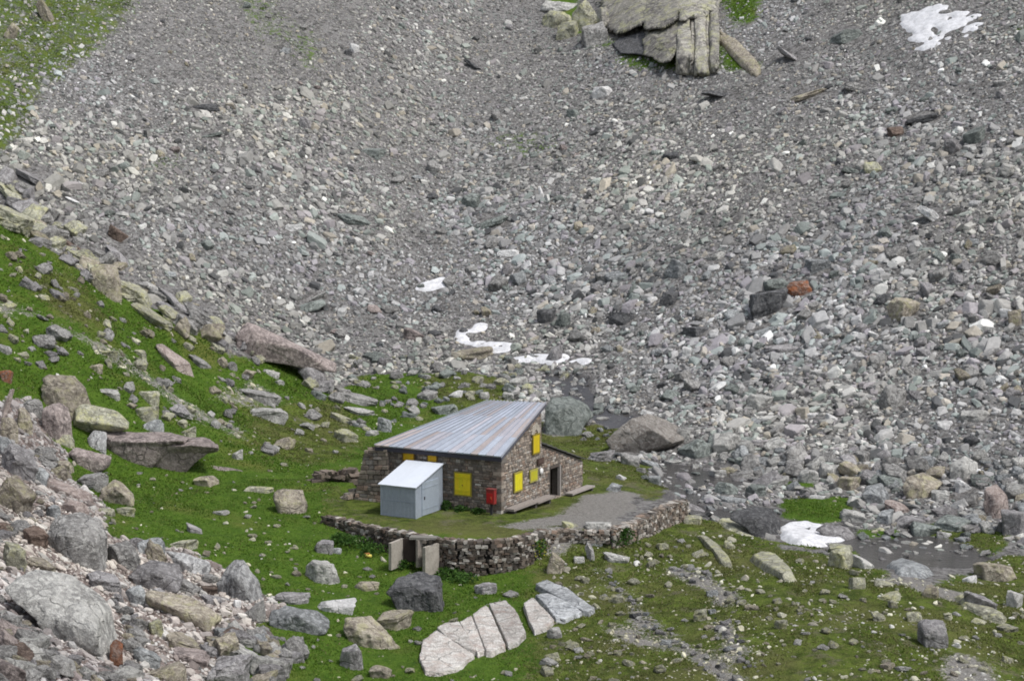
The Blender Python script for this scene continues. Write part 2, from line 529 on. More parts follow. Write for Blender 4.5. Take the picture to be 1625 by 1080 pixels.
WALL_A = [at_z(u, v, ZT - .05) for u, v in ((516, 821), (545, 826), (583, 836), (620, 843), (660, 850), (693, 856), (727, 860), (773, 860), (817, 857), (840, 851), (862, 843))]
KERB = [at_z(u, v, ZT - .1) for u, v in ((862, 843), (893, 840), (930, 842), (965, 842))]
WALL_B = [at_z(u, v, ZT - .12) for u, v in ((965, 842), (990, 836), (1015, 825), (1040, 812), (1060, 802), (1084, 795))]
TERR = [(p[0], p[1]) for p in WALL_A + KERB[1:] + WALL_B[1:]]
for x, y in ((6.5, 9.5), (3.0, 14), (-4, 12.5), (-10.5, 8), (-10.5, 1.0)):
    p = hut(x, y, 0); TERR.append((p[0], p[1]))
tx = XX + .12 * vnoise(XX * 2, YY * 2, seed=5); ty = YY
tmask = inpoly(tx, ty, TERR).astype(float)
tlx = (XX - C0[0]) * HX[0] + (YY - C0[1]) * HX[1]; tly = (XX - C0[0]) * HY[0] + (YY - C0[1]) * HY[1]
zterr = ZT - .045 * np.clip(tly, 0, 10) - .02 * np.clip(-tly, 0, 10)
# soft towards the back of the hut only
back = np.clip((tly - 5.5) / 5.0, 0, 1) * (tlx < 4)
ZZ = np.where(tmask > .5, zterr * (1 - back) + ZZ * back, ZZ)

UU, VV, DD = project(np.stack([XX, YY, ZZ], -1))
wu = UU + 13 * fbm(XX / 2.2, YY / 2.2, seed=21, octaves=4) * 2.0
wv = VV + 9 * fbm(XX / 2.2, YY / 2.2, seed=22, octaves=4) * 2.0


def pm(polys):
    m = np.zeros(XX.shape, bool)
    for p in polys: m |= inpoly(wu, wv, p)
    return m


G_LEFT = [(-600, 100), (-60, 300), (0, 345), (70, 392), (150, 452), (200, 478), (270, 500), (335, 530), (375, 562), (470, 590), (540, 632), (560, 590), (620, 588), (700, 588),
          (790, 600), (835, 640), (880, 690), (940, 668), (985, 675), (960, 720), (1010, 735), (1060, 770), (1050, 790), (960, 780), (960, 830), (870, 850), (860, 900), (850, 1100), (800, 1400), (330, 1400), (320, 1060),
          (390, 1010), (470, 960), (400, 930), (335, 895), (250, 868), (175, 850), (165, 800), (105, 752), (92, 715), (62, 680), (50, 640), (-600, 700)]
G_RIGHT = [(850, 870), (960, 850), (1080, 828), (1110, 828), (1180, 842), (1240, 862), (1340, 876), (1400, 900), (1450, 925), (1520, 912), (1640, 895), (2600, 860), (2600, 1500), (760, 1500), (830, 1100), (850, 960)]
G_BITS = [[(1225, 800), (1250, 790), (1350, 795), (1345, 822), (1290, 830), (1240, 818)], [(1480, 830), (1530, 835), (1600, 850), (1590, 875), (1545, 870), (1500, 850)],
          [(1355, 835), (1420, 835), (1440, 850), (1370, 855)], [(1560, 880), (1700, 880), (1700, 960), (1580, 940)],
          [(1255, 760), (1300, 758), (1300, 778), (1260, 780)]]
G_UP = [[(-80, -30), (235, -30), (195, 40), (150, 75), (110, 120), (75, 150), (45, 210), (30, 250), (-80, 250)],
        [(370, -20), (450, -20), (440, 60), (390, 70)], [(440, 20), (520, 60), (510, 120), (470, 120)],
        [(850, -20), (900, -20), (960, 60), (1020, 90), (1100, 95), (1100, 118), (1020, 112), (940, 70), (880, 30)],
        [(1135, -20), (1210, -20), (1205, 30), (1150, 40)], [(1130, 65), (1200, 80), (1205, 115), (1140, 112)],
        [(760, 210), (900, 205), (920, 245), (800, 250)], [(1590, 40), (1640, 40), (1640, 65), (1600, 62)], [(215, 245), (300, 235), (310, 275), (230, 280)]]
P_PATH = [[(-60, 462), (10, 475), (70, 497), (150, 536), (230, 584), (300, 640), (360, 672), (400, 694), (380, 700), (300, 662), (215, 606), (140, 552), (60, 513), (-60, 485)],
          [(310, 640), (345, 610), (400, 600), (440, 622), (440, 640), (390, 648)]]
P_GRAV = [[(925, 788), (1003, 784), (1010, 812), (965, 834), (885, 837), (835, 834), (880, 818), (905, 805)], [(780, 830), (850, 822), (880, 834), (820, 838)],
          [(943, 888), (960, 893), (982, 930), (1024, 968), (1075, 1015), (1135, 1045), (1195, 1090), (1165, 1090), (1060, 1030), (1005, 980), (962, 930)],
          [(1060, 900), (1110, 905), (1160, 930), (1180, 960), (1150, 955), (1090, 925)], [(1120, 960), (1160, 990), (1200, 1060), (1180, 1060), (1140, 1010)],
          [(860, 850), (910, 845), (915, 870), (870, 880)], [(1380, 905), (1470, 915), (1560, 960), (1600, 985), (1500, 960)], [(1500, 1038), (1545, 1050), (1570, 1090), (1515, 1090)],
          [(930, 975), (1010, 1000), (1100, 1040), (1000, 1015)]]
P_OLIVE = [[(400, 640), (560, 640), (560, 720), (480, 745), (400, 700)], [(520, 780), (1080, 760), (1080, 850), (800, 858), (520, 835)], G_RIGHT, G_BITS[1], G_BITS[3],
           [(640, 590), (800, 600), (840, 660), (1000, 660), (1060, 780), (900, 780), (700, 640)], [(0, 420), (120, 440), (200, 520), (90, 500)]]
P_SILT = [[(865, 588), (905, 583), (938, 598), (935, 622), (1005, 648), (1015, 668), (960, 672), (905, 648), (868, 622)],
          [(1035, 722), (1090, 728), (1150, 742), (1200, 750), (1240, 760), (1200, 775), (1120, 772), (1095, 778), (1140, 796), (1232, 806), (1255, 826), (1340, 836), (1370, 852), (1400, 846), (1480, 842),
           (1560, 858), (1590, 885), (1480, 902), (1400, 892), (1330, 872), (1240, 848), (1190, 850), (1110, 815), (1085, 790), (1040, 765)]]
P_RUB = [[(-600, 640), (60, 640), (70, 690), (100, 715), (105, 752), (165, 800), (175, 850), (255, 868), (335, 895), (400, 930), (470, 960), (400, 1010), (330, 1060), (330, 1400), (-600, 1400)]]
m_grass = pm([G_LEFT, G_RIGHT] + G_BITS + G_UP) & ~pm(P_RUB)
near_side = ZN > ZS - 0.3
left_zone = inpoly(wu, wv, G_LEFT)
m_grass &= ~(left_zone & ~near_side & (DD > 128) & (UU < 560))
m_path = pm(P_PATH); m_grav = pm(P_GRAV); m_olive = pm(P_OLIVE); m_silt = pm(P_SILT); m_rub = pm(P_RUB)


def blur(a, n=2):
    a = a.astype(float)
    for _ in range(n):
        b = np.pad(a, 1, mode='edge')
        a = (b[1:-1, 1:-1] * 4 + b[:-2, 1:-1] * 2 + b[2:, 1:-1] * 2 + b[1:-1, :-2] * 2 + b[1:-1, 2:] * 2 + b[:-2, :-2] + b[2:, 2:] + b[:-2, 2:] + b[2:, :-2]) / 16
    return a


b_grass, b_grav, b_olive, b_silt, b_rub = blur(m_grass), np.maximum(blur(m_grav, 4), .56 * blur(m_path, 4)), blur(m_olive, 22), blur(m_silt, 2), blur(m_rub)
upper = inpoly(UU, VV, [(-300, -200), (1900, -200), (1900, 330), (-300, 300)]) & (DD > 140)
faint = inpoly(UU, VV, [(210, 190), (1000, 190), (1000, 300), (210, 300)]) | inpoly(UU, VV, [(360, -60), (530, -60), (530, 140), (360, 140)])
crag_side = inpoly(UU, VV, [(840, -60), (1225, -60), (1225, 130), (840, 130)])
b_grass = np.where(upper, blur(m_grass, 16) * np.where(crag_side, 1.5, 1) * np.where(faint, .42, .585), b_grass)
ZSMOOTH = ZZ.copy()
b_terr = blur(tmask, 2)
b_olive = np.maximum(b_olive, .45 * inpoly(UU, VV, G_UP[0]))
rough = (1 - b_terr) * (1 - b_silt)
ZZ = ZZ + rough * (0.16 * fbm(XX / 1.6, YY / 1.6, seed=31, octaves=4) + .30 * fbm(XX / 6, YY / 6, seed=33, octaves=3) * b_grass + b_rub * .35 * fbm(XX / 1.2, YY / 1.2, seed=35))
ZZ = ZZ + b_terr * .04 * fbm(XX, YY, seed=36) - b_silt * .35


def bil(A, x, y):
    fx = np.clip((np.asarray(x) - GX[0]) / GS, 0, len(GX) - 1.001); fy = np.clip((np.asarray(y) - GY[0]) / GS, 0, len(GY) - 1.001)
    ix = fx.astype(int); iy = fy.astype(int); fx = fx - ix; fy = fy - iy
    return (A[iy, ix] * (1 - fx) + A[iy, ix + 1] * fx) * (1 - fy) + (A[iy + 1, ix] * (1 - fx) + A[iy + 1, ix + 1] * fx) * fy


def tz(x, y):
    return bil(ZZ, x, y)


def hit(u, v):
    """first point of the ground met along the line of sight"""
    d = ray(u, v)
    t = np.arange(45, 290, .1)
    dz = d[2] * t - tz(d[0] * t, d[1] * t)
    k = np.argmax(dz < 0) if (dz < 0).any() else len(t) - 1
    return d * t[k]


nx, ny = len(GX), len(GY)
V = np.stack([XX.ravel(), YY.ravel(), ZZ.ravel()], -1)
idx = np.arange(nx * ny).reshape(ny, nx)
F = np.stack([idx[:-1, :-1].ravel(), idx[:-1, 1:].ravel(), idx[1:, 1:].ravel(), idx[1:, :-1].ravel()], -1)
me = np_mesh('ground', V, F, True, {'grass': b_grass.ravel(), 'olive': b_olive.ravel(), 'gravel': b_grav.ravel(), 'rubble': b_rub.ravel(), 'silt': b_silt.ravel()})
tag(link('ground', me, M['ground']), kind='structure')

# the stream: a shallow sheet of water in its bed
wk = b_silt > .04
qk = wk[:-1, :-1] & wk[:-1, 1:] & wk[1:, 1:] & wk[1:, :-1]
Fq = F[qk.ravel()]
used = np.unique(Fq)
remap = np.zeros(nx * ny, int); remap[used] = np.arange(len(used))
zs = blur(ZSMOOTH, 10).ravel()
me = np_mesh('stream', np.c_[V[used, :2], zs[used] - .22], remap[Fq], True)
tag(link('stream', me, M['water']), kind='structure')

# ------------------------------------------------------------------ the stone hut
HUT_M = Matrix(((HX[0], HY[0], 0, C0[0]), (HX[1], HY[1], 0, C0[1]), (0, 0, 1, C0[2]), (0, 0, 0, 1)))


def thing(name, label, cat, M4=None, group=None, loc=None):
    o = bpy.data.objects.new(name, None)
    COL.objects.link(o)
    if M4 is not None: o.matrix_world = M4
    if loc is not None: o.location = loc
    return tag(o, label, cat, group)


def loc_on(u, v, axis, val):
    """the point of a wall plane (local axis = val) seen along a line of sight, in hut coordinates"""
    d = ray(u, v); n = HX if axis == 'x' else HY
    t = ((C0 + n * val) @ n) / (d @ n)
    q = d * t - C0
    return q @ HX, q @ HY, q[2]


X_ = Vector((1, 0, 0)); Y_ = Vector((0, 1, 0)); Z_ = Vector((0, 0, 1))
STONES = [(.22, .182, .148), (.18, .15, .125), (.265, .22, .18), (.14, .118, .102), (.285, .245, .205), (.215, .16, .125), (.195, .175, .155)]


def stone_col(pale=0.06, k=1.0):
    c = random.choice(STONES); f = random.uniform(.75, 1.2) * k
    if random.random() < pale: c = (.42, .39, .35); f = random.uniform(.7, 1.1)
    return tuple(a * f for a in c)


def face_stones(mb, O, eu, ev, en, uw, vh, inside, course=(.10, .19), length=(.13, .38), d=(.01, .05), pale=.06, k=1.0):
    v = 0.0
    while v < vh:
        h = random.uniform(*course)
        u = random.uniform(-.2, 0)
        while u < uw:
            L = random.uniform(*length)
            cu, cv = u + L / 2, v + h / 2
            if inside(cu, cv) and inside(max(u, cu - L * .35), cv) and inside(min(uw, cu + L * .35), cv):
                g = random.uniform(.008, .022)
                mb.stone(O, eu, ev, en, max(u + g, -.02), v + g * .7, min(u + L - g, uw + .02), v + h - g * .7, random.uniform(*d), stone_col(pale, k))
            u += L
        v += h


hutE = thing('stone_hut', 'dark rubble stone hut with grey sheet metal roof and yellow shutters', 'hut', HUT_M)
LH, WH, EAVE = 7.45, 5.05, 3.07
zB = loc_on(862, 641, 'x', 0.0)
RISE = (zB[2] - EAVE) / zB[1]
roof_z = lambda y: EAVE + RISE * y
# upper left corner of the roof: where its line of sight meets the roof plane
nR = np.cross(HX, HY + np.array([0, 0, RISE])); dU = ray(775, 637)
tU = ((C0 + np.array([0, 0, EAVE])) @ nR) / (dU @ nR); qU = dU * tU - C0
ULx, ULy = qU @ HX, qU @ HY
BACK = ULy if abs(ULy - zB[1]) < 1.2 else zB[1]
WB = min(BACK, zB[1]) - .12
xl = lambda y: -LH + (ULx + LH) * y / ULy                      # the skewed left end
print('HUT', zB, ULx, ULy, RISE)
core = (.12, .105, .092)
wall = MB()
P = lambda x, y, z: Vector((x, y, z))
x0f, x0b = xl(0) + .15, xl(WB) + .15
prism = [P(x0f, 0, -1.2), P(0, 0, -1.2), P(0, WB, -1.2), P(x0b, WB, -1.2), P(x0f, 0, EAVE - .05), P(0, 0, EAVE - .05), P(0, WB, roof_z(WB) - .05), P(x0b, WB, roof_z(WB) - .05)]
wall.poly(prism, [(0, 3, 2, 1), (4, 5, 6, 7), (0, 1, 5, 4), (1, 2, 6, 5), (2, 3, 7, 6), (3, 0, 4, 7)], core)
sh_front = [loc_on(u, v, 'y', -.03) for u, v in ((723, 783), (747, 752), (680, 731), (693, 714), (641, 729), (657, 713))]
sh_gab = [loc_on(u, v, 'x', .03) for u, v in ((816, 779), (827, 749), (841, 763), (851, 745), (845.3, 719), (854.5, 689))]
big = (sh_front[0][0], sh_front[1][0] + .0, sh_front[0][2], sh_front[1][2] - .0)
f_holes = [(sh_front[i][0], sh_front[i + 1][0], min(sh_front[i][2], sh_front[i + 1][2]), max(sh_front[i][2], sh_front[i + 1][2])) for i in (0, 2, 4)]
g_holes = [(sh_gab[i][1], sh_gab[i + 1][1], min(sh_gab[i][2], sh_gab[i + 1][2]), max(sh_gab[i][2], sh_gab[i + 1][2])) for i in (0, 2, 4)]
inh = lambda a, b, hs: any(h[0] - .06 < a < h[1] + .06 and h[2] - .06 < b < h[3] + .06 for h in hs)
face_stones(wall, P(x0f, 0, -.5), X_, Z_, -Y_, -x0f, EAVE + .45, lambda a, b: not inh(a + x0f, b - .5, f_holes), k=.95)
face_stones(wall, P(0, 0, -.9), Y_, Z_, X_, WB, 6.5, lambda a, b: b - .9 < roof_z(a) - .18 and not inh(a, b - .9, g_holes), pale=.13, k=1.3)  # stones lighter than the front's: the sunlit side painted into the gable
wl = (Vector((x0b, WB, 0)) - Vector((x0f, 0, 0))); nl = Vector((-wl.y, wl.x, 0)).normalized(); wlen = wl.length
face_stones(wall, P(x0f, 0, -.5), wl.normalized(), Z_, nl, wlen, 6, lambda a, b: b - .5 < roof_z(a / wlen * WB) - .2)
face_stones(wall, P(0, WB, -.5), -X_, Z_, Y_, -x0b, 6, lambda a, b: b - .5 < roof_z(WB) - .2)
for k in range(16):                                            # quoins at the near corner
    z = -.5 + k * .225
    if z < EAVE - .25:
        lx, ly = (.5, .28) if k % 2 else (.28, .5)
        wall.box((-lx / 2 + .06, ly / 2 - .06, z + .11), (lx, ly, .205), 0, stone_col(.1, 1.15), jit=.018)
wall.build('wall', M['masonry'], hutE)

# ragged rubble buttress at the left end
bt = MB()
bz = lambda a: 2.86 - .10 * a + .10 * math.sin(a * 5)
bpts = [P(-6.55, -.22, -1), P(-9.0, -.35, -1), P(-9.0, 2.2, -1), P(-6.2, 2.2, -1), P(-6.75, -.14, 2.8), P(-8.25, -.05, 2.62), P(-8.0, 1.7, 2.55), P(-6.2, 1.8, 2.8)]
bt.poly(bpts, [(0, 1, 2, 3), (4, 7, 6, 5), (0, 4, 5, 1), (1, 5, 6, 2), (2, 6, 7, 3), (3, 7, 4, 0)], core)


def quad_stones(mb, p0, p1, p2, p3, pale=.05, k=1.0, d=(.02, .12), course=(.16, .3), length=(.22, .6)):
    """facing stones on a sloping four-sided face p0 p1 (bottom) p2 p3 (top)"""
    h = ((p3 - p0).length + (p2 - p1).length) / 2; v = 0
    while v < h - .05:
        ch = random.uniform(*course); t0, t1 = v / h, min(1, (v + ch) / h)
        a0, b0 = p0.lerp(p3, t0), p1.lerp(p2, t0)
        L = (b0 - a0).length; eu = (b0 - a0).normalized(); ev = (p3 - p0).lerp(p2 - p1, .5).normalized(); en = eu.cross(ev).normalized()
        u = 0
        while u < L - .05:
            l = min(random.uniform(*length), L - u)
            mb.stone(a0, eu, ev, en, u + .012, .01, u + l - .012, ch - .01, random.uniform(*d), stone_col(pale, k))
            u += l
        v += ch


quad_stones(bt, bpts[1], bpts[0], bpts[4], bpts[5], .04, 1.1)
quad_stones(bt, bpts[2], bpts[1], bpts[5], bpts[6], .04, .9)
for i in range(46):
    t = random.random()
    bt.box((-8.15 + 1.6 * t, random.uniform(-.05, 1.5), 2.66 + .16 * t + random.uniform(-.03, .14)), (random.uniform(.2, .55), random.uniform(.2, .4), random.uniform(.1, .2)), random.uniform(0, 3), stone_col(.08, 1.1), jit=.04)
for i in range(90):
    a = random.random()
    bt.box((-8.9 - a * .9, random.uniform(-.5, 1.6), -.35 + (1 - a) * random.uniform(0, .9)), (random.uniform(.25, .6), random.uniform(.2, .45), random.uniform(.15, .3)), random.uniform(0, 3), stone_col(.05, 1.05), jit=.05)
bt.build('buttress', M['masonry'], hutE)

# roof: sheets with standing seams, the left edge skewed
rf = MB()
ov = .22
LLp, LRp = P(-LH - .1, -ov, EAVE - ov * RISE + .06), P(.14, -ov, EAVE - ov * RISE + .06)
UR = P(.14, zB[1] + .05, roof_z(zB[1] + .05) + .06); UL = P(ULx, ULy, roof_z(ULy) + .06)
NP = 17
nrm = Vector((0, -RISE, 1)).normalized()
rows = [0, .34, .69, 1.0]
for i in range(NP):
    for k in range(3):
        a = LLp.lerp(LRp, i / NP).lerp(UL.lerp(UR, i / NP), rows[k]); b = LLp.lerp(LRp, (i + 1) / NP).lerp(UL.lerp(UR, (i + 1) / NP), rows[k])
        c = LLp.lerp(LRp, (i + 1) / NP).lerp(UL.lerp(UR, (i + 1) / NP), rows[k + 1]); d = LLp.lerp(LRp, i / NP).lerp(UL.lerp(UR, i / NP), rows[k + 1])
        lift = nrm * (.012 * (2 - k) + .002 * (i % 2))
        r = random.random(); f = random.uniform(.85, 1.1)
        col = (.44 * f, .475 * f, .54 * f) if r < .62 else ((.49 * f, .475 * f, .51 * f) if r < .82 else (.46 * f, .40 * f, .385 * f))
        q = [a, b, c, d]
        rf.poly([p + lift for p in q] + [p - nrm * .05 for p in q], [(0, 1, 2, 3), (7, 6, 5, 4), (0, 4, 5, 1), (1, 5, 6, 2), (2, 6, 7, 3), (3, 7, 4, 0)], col)
for i in range(NP + 1):
    a = LLp.lerp(LRp, i / NP); b = UL.lerp(UR, i / NP)
    dv = (b - a); L = dv.length; ex = dv.normalized(); ey = nrm.cross(ex).normalized()
    Mx = Matrix((ex, ey, nrm)).transposed()
    rf.box((a + b) / 2 + nrm * .05, (L, .03, .035), M=Mx, col=(.40, .42, .47))
rf.build('roof', M['sheet'], hutE)
fa = MB()
fa.box(((LLp.x + LRp.x) / 2, -ov + .03, EAVE - ov * RISE - .115), (LRp.x - LLp.x, .05, .20), 0, (.045, .043, .055))
e = (UR - LRp); Mx = Matrix((e.normalized(), nrm.cross(e.normalized()).normalized(), nrm)).transposed()
fa.box((LRp + UR) / 2 - nrm * .13 + Vector((-.03, 0, 0)), (e.length, .045, .15), M=Mx, col=(.10, .10, .12))
fa.build('fascia', M['wood'], hutE)

# yellow shutters, each with its frame
yel = [(.62, .52, .012), (.50, .31, .010), (.50, .30, .010), (.66, .58, .02), (.44, .40, .03), (.55, .44, .015)]  # second and third toned down: eave shade put into their paint
fr_c = [(.25, .21, .03), (.14, .085, .02), (.14, .085, .02), (.30, .25, .05), (.34, .31, .08), (.22, .17, .03)]  # frames of the second and third carry the same painted shade
for i, h in enumerate(f_holes):
    m1 = MB(); w, hh = h[1] - h[0], h[3] - h[2]; cx, cz = (h[0] + h[1]) / 2, (h[2] + h[3]) / 2
    nb = 4 if i == 0 else 3
    for k in range(nb):
        m1.box((h[0] + w * (k + .5) / nb, -.075, cz), (w / nb - .006, .04, hh), 0, tuple(c * random.uniform(.93, 1.06) for c in yel[i]))
    if i == 0:
        for zz in (h[2] + .2 * hh, h[2] + .8 * hh): m1.box((cx, -.105, zz), (w * .94, .02, .09), 0, tuple(c * .9 for c in yel[i]))
        m1.box((cx, -.11, cz - .05), (.07, .03, .07), 0, (.28, .2, .02))
    s = m1.build('shutter', M['paint'], hutE)
    m2 = MB()
    for dx in (-1, 1): m2.box((cx + dx * (w / 2 + .035), -.06, cz), (.065, .07, hh + .14), 0, fr_c[i])
    for dz in (-1, 1): m2.box((cx, -.06, cz + dz * (hh / 2 + .035)), (w, .07, .065), 0, fr_c[i])
    m2.build('frame', M['paint'], s)
for i, h in enumerate(g_holes):
    m1 = MB(); w, hh = h[1] - h[0], h[3] - h[2]; cy, cz = (h[0] + h[1]) / 2, (h[2] + h[3]) / 2
    for k in range(3):
        m1.box((.075, h[0] + w * (k + .5) / 3, cz), (.04, w / 3 - .006, hh), 0, tuple(c * random.uniform(.93, 1.06) for c in yel[3 + i]))
    s = m1.build('shutter', M['paint'], hutE)
    m2 = MB()
    for dx in (-1, 1): m2.box((.06, cy + dx * (w / 2 + .045), cz), (.07, .085, hh + .17), 0, fr_c[3 + i])
    for dz in (-1, 1): m2.box((.06, cy, cz + dz * (hh / 2 + .045)), (.07, w, .085), 0, fr_c[3 + i])
    m2.build('frame', M['paint'], s)
    if i == 2:
        m3 = MB()
        for k in range(7):
            a0, a1 = math.pi * k / 7, math.pi * (k + 1) / 7
            pts = [P(.0, cy - math.cos(a) * r, h[3] + .09 + math.sin(a) * r * 1.1) for a, r in ((a0, .2), (a1, .2), (a1, .5), (a0, .5))]
            m3.poly(pts + [p + X_ * .07 for p in pts], [(4, 5, 6, 7), (0, 4, 7, 3), (1, 2, 6, 5), (0, 1, 5, 4), (2, 3, 7, 6)], (.40, .36, .30))
        tag(m3.build('lintel', M['masonry'], hutE), 'pale arched stone head over the upper shutter')
# brown board and round white plate between the shutters and the door
b0, b1 = loc_on(852, 738, 'x', .05), loc_on(862, 725, 'x', .05)
sg = MB(); sg.box((.08, (b0[1] + b1[1]) / 2, (b0[2] + b1[2]) / 2), (.05, b1[1] - b0[1], abs(b1[2] - b0[2])), 0, (.06, .038, .03))
sg.box((.115, (b0[1] + b1[1]) / 2, (b0[2] + b1[2]) / 2 + .02), (.02, (b1[1] - b0[1]) * .8, abs(b1[2] - b0[2]) * .7), 0, (.09, .06, .05))
sg.build('board', M['wood'], hutE)
q = loc_on(858.5, 747, 'x', .06); bm = bmesh.new(); bmesh.ops.create_uvsphere(bm, u_segments=14, v_segments=8, radius=.17)
for vv in bm.verts: vv.co.x *= .45
lm = bpy.data.meshes.new('lamp'); bm.to_mesh(lm); bm.free()
a = lm.attributes.new('col', 'FLOAT_COLOR', 'POINT'); a.data.foreach_set('color', [.72, .71, .69, 1] * len(lm.vertices))
link('lamp', lm, M['paint'], hutE, (.09, q[1], q[2]))

# annex under a lean-to roof, with the open door
ax0, ax1 = WB, loc_on(924, 728, 'x', -.06)[1]
AZ0, AZ1 = loc_on(870, 700, 'x', -.06)[2], loc_on(924, 729, 'x', -.06)[2]
az = lambda y: AZ0 + (AZ1 - AZ0) * (y - ax0) / (ax1 - ax0)
dl, dr = loc_on(872.5, 765, 'x', -.06)[1], loc_on(888.5, 765, 'x', -.06)[1]
dt, db = loc_on(880, 739, 'x', -.06)[2], loc_on(880, 788, 'x', -.06)[2]
print('ANNEX', ax0, ax1, AZ0, AZ1, dl, dr, dt, db)
an = MB(); AXF = -.06


def slabwall(mb, pts2, x0, x1, col):
    n = len(pts2); pts = [P(x0, a, b) for a, b in pts2] + [P(x1, a, b) for a, b in pts2]
    mb.poly(pts, [tuple(range(n)), tuple(range(2 * n - 1, n - 1, -1))] + [(k, n + k, n + (k + 1) % n, (k + 1) % n) for k in range(n)], col)


slabwall(an, [(ax0, -1.6), (dl, -1.6), (dl, az(dl) - .02), (ax0, az(ax0) - .02)], AXF, AXF - .5, core)
slabwall(an, [(dr, -1.6), (ax1, -1.6), (ax1, az(ax1) - .02), (dr, az(dr) - .02)], AXF, AXF - .5, core)
slabwall(an, [(dl, dt), (dr, dt), (dr, az(dr) - .02), (dl, az(dl) - .02)], AXF, AXF - .5, core)
slabwall(an, [(dl, -1.6), (dr, -1.6), (dr, db), (dl, db)], AXF, AXF - .6, (.13, .11, .1))
an.box((-3.05, (ax0 + ax1) / 2, .6), (.4, ax1 - ax0, 4.4), 0, core)
an.box((-1.75, (dl + dr) / 2 + .1, (dt + db) / 2), (.1, 2.0, 2.6), 0, (.02, .018, .016))  # near-black panel paints the deep shade inside the doorway
slabwall(an, [(ax1 - .4, -1.6), (ax1, -1.6), (ax1, az(ax1) - .02), (ax1 - .4, az(ax1 - .4) - .02)], AXF - .5, -2.9, core)
face_stones(an, P(AXF, ax0, -1.3), Y_, Z_, X_, ax1 - ax0, 6, lambda a, b: b - 1.3 < az(a + ax0) - .14 and not (dl - .04 < a + ax0 < dr + .04 and db - .02 < b - 1.3 < dt + .04), pale=.08, k=1.25)  # lightened like the gable, sunlight put into the stone colour
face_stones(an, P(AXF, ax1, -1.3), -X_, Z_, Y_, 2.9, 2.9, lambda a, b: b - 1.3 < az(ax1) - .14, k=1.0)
an.build('annex_wall', M['masonry'], hutE)
ar = MB()
nA = 9
for i in range(nA):
    y0 = ax0 + .02 + (ax1 + .12 - ax0) * i / nA; y1 = ax0 + .02 + (ax1 + .12 - ax0) * (i + 1) / nA
    for k in range(6):
        xa = .06 - 3.2 * k / 6; xb = .06 - 3.2 * (k + 1) / 6
        t = random.uniform(.05, .09); f = random.uniform(.7, 1.2)
        pts = [P(xa, y0, az(y0) + .03), P(xb, y0, az(y0) + .03), P(xb, y1 + .06, az(y1) + .05), P(xa, y1 + .06, az(y1) + .05)]
        ar.poly(pts + [p + Z_ * t for p in pts], [(0, 1, 2, 3), (7, 6, 5, 4), (0, 4, 5, 1), (1, 5, 6, 2), (2, 6, 7, 3), (3, 7, 4, 0)], (.10 * f, .10 * f, .09 * f))
ar.build('annex_roof', M['masonry'], hutE)
dj = MB()
dj.box((AXF - .02, dr - .05, (dt + db) / 2), (.16, .10, dt - db - .02), 0, (.34, .31, .29))
dj.box((AXF - .05, dl + .03, (dt + db) / 2), (.12, .06, dt - db - .02), 0, (.05, .042, .036))
dj.box((AXF - .05, (dl + dr) / 2, dt - .05), (.12, dr - dl - .18, .08), 0, (.11, .09, .08))
dj.build('door_frame', M['wood'], hutE)
dd = MB(); dd.box((AXF - 1.3, dr + .12, (dt + db) / 2), (1.1, .05, dt - db - .1), R(-6), (.02, .015, .012))  # leaf coloured near-black so that the opening reads as shade
tag(dd.build('door', M['wood'], hutE), 'plank door standing open into the annex, blackened as painted doorway shade')

# shed leaning on the front wall
cS = at_z(660, 822, ZT - .03); q = cS - C0
sx1, sy0 = q @ HX, q @ HY
sx0 = None
for k in range(400):
    if project(hut(sx1 - k * .01, sy0, -.03))[0] < 604.5: sx0 = sx1 - k * .01; break
sx0 = sx0 or sx1 - 2.1
zf = loc_on(659, 773, 'y', sy0)[2]; zb_ = loc_on(692, 735, 'y', -.16)[2]
print('SHED', sx0, sx1, sy0, zf, zb_)
SM = HUT_M @ Matrix.Translation((sx0, sy0, -.05))
shE = thing('metal_shed', 'small windowless pale sheet metal shed with white sloping roof against the hut front', 'shed', SM)
sw, sd = sx1 - sx0, -.16 - sy0
mb = MB(); zf += .05; zb_ += .05
pts = [P(0, 0, -.1), P(sw, 0, -.1), P(sw, sd, -.1), P(0, sd, -.1), P(0, 0, zf), P(sw, 0, zf), P(sw, sd, zb_), P(0, sd, zb_)]
mb.poly(pts, [(0, 3, 2, 1), (4, 5, 6, 7), (0, 1, 5, 4), (1, 2, 6, 5), (2, 3, 7, 6), (3, 0, 4, 7)], (.33, .37, .43))
for k in range(1, 9):
    mb.box((sw * k / 9, -.006, zf / 2), (.02, .02, zf - .02), 0, (.36, .40, .46))
for z in (.03, zf * .5): mb.box((sw / 2, -.006, z), (sw - .06, .026, .05), 0, (.30, .34, .40))
for x in (.02, sw - .02): mb.box((x, -.008, zf / 2), (.05, .03, zf - .01), 0, (.40, .45, .51))
mb.build('wall', M['sheet'], shE)
mb = MB(); mb.box((sw + .02, sd * .52, .9), (.045, sd * .62, 1.72), 0, (.36, .41, .48))
for z in (.35, 1.45): mb.box((sw + .045, sd * .52, z), (.02, sd * .58, .07), 0, (.33, .375, .44))
dS = mb.build('door', M['sheet'], shE)
mb = MB(); mb.box((sw + .075, sd * .28, .95), (.05, .05, .16), 0, (.10, .10, .11)); mb.build('handle', M['paint'], dS)
mb = MB(); rs = (zb_ - zf) / sd
nS = Vector((0, -rs, 1)).normalized()
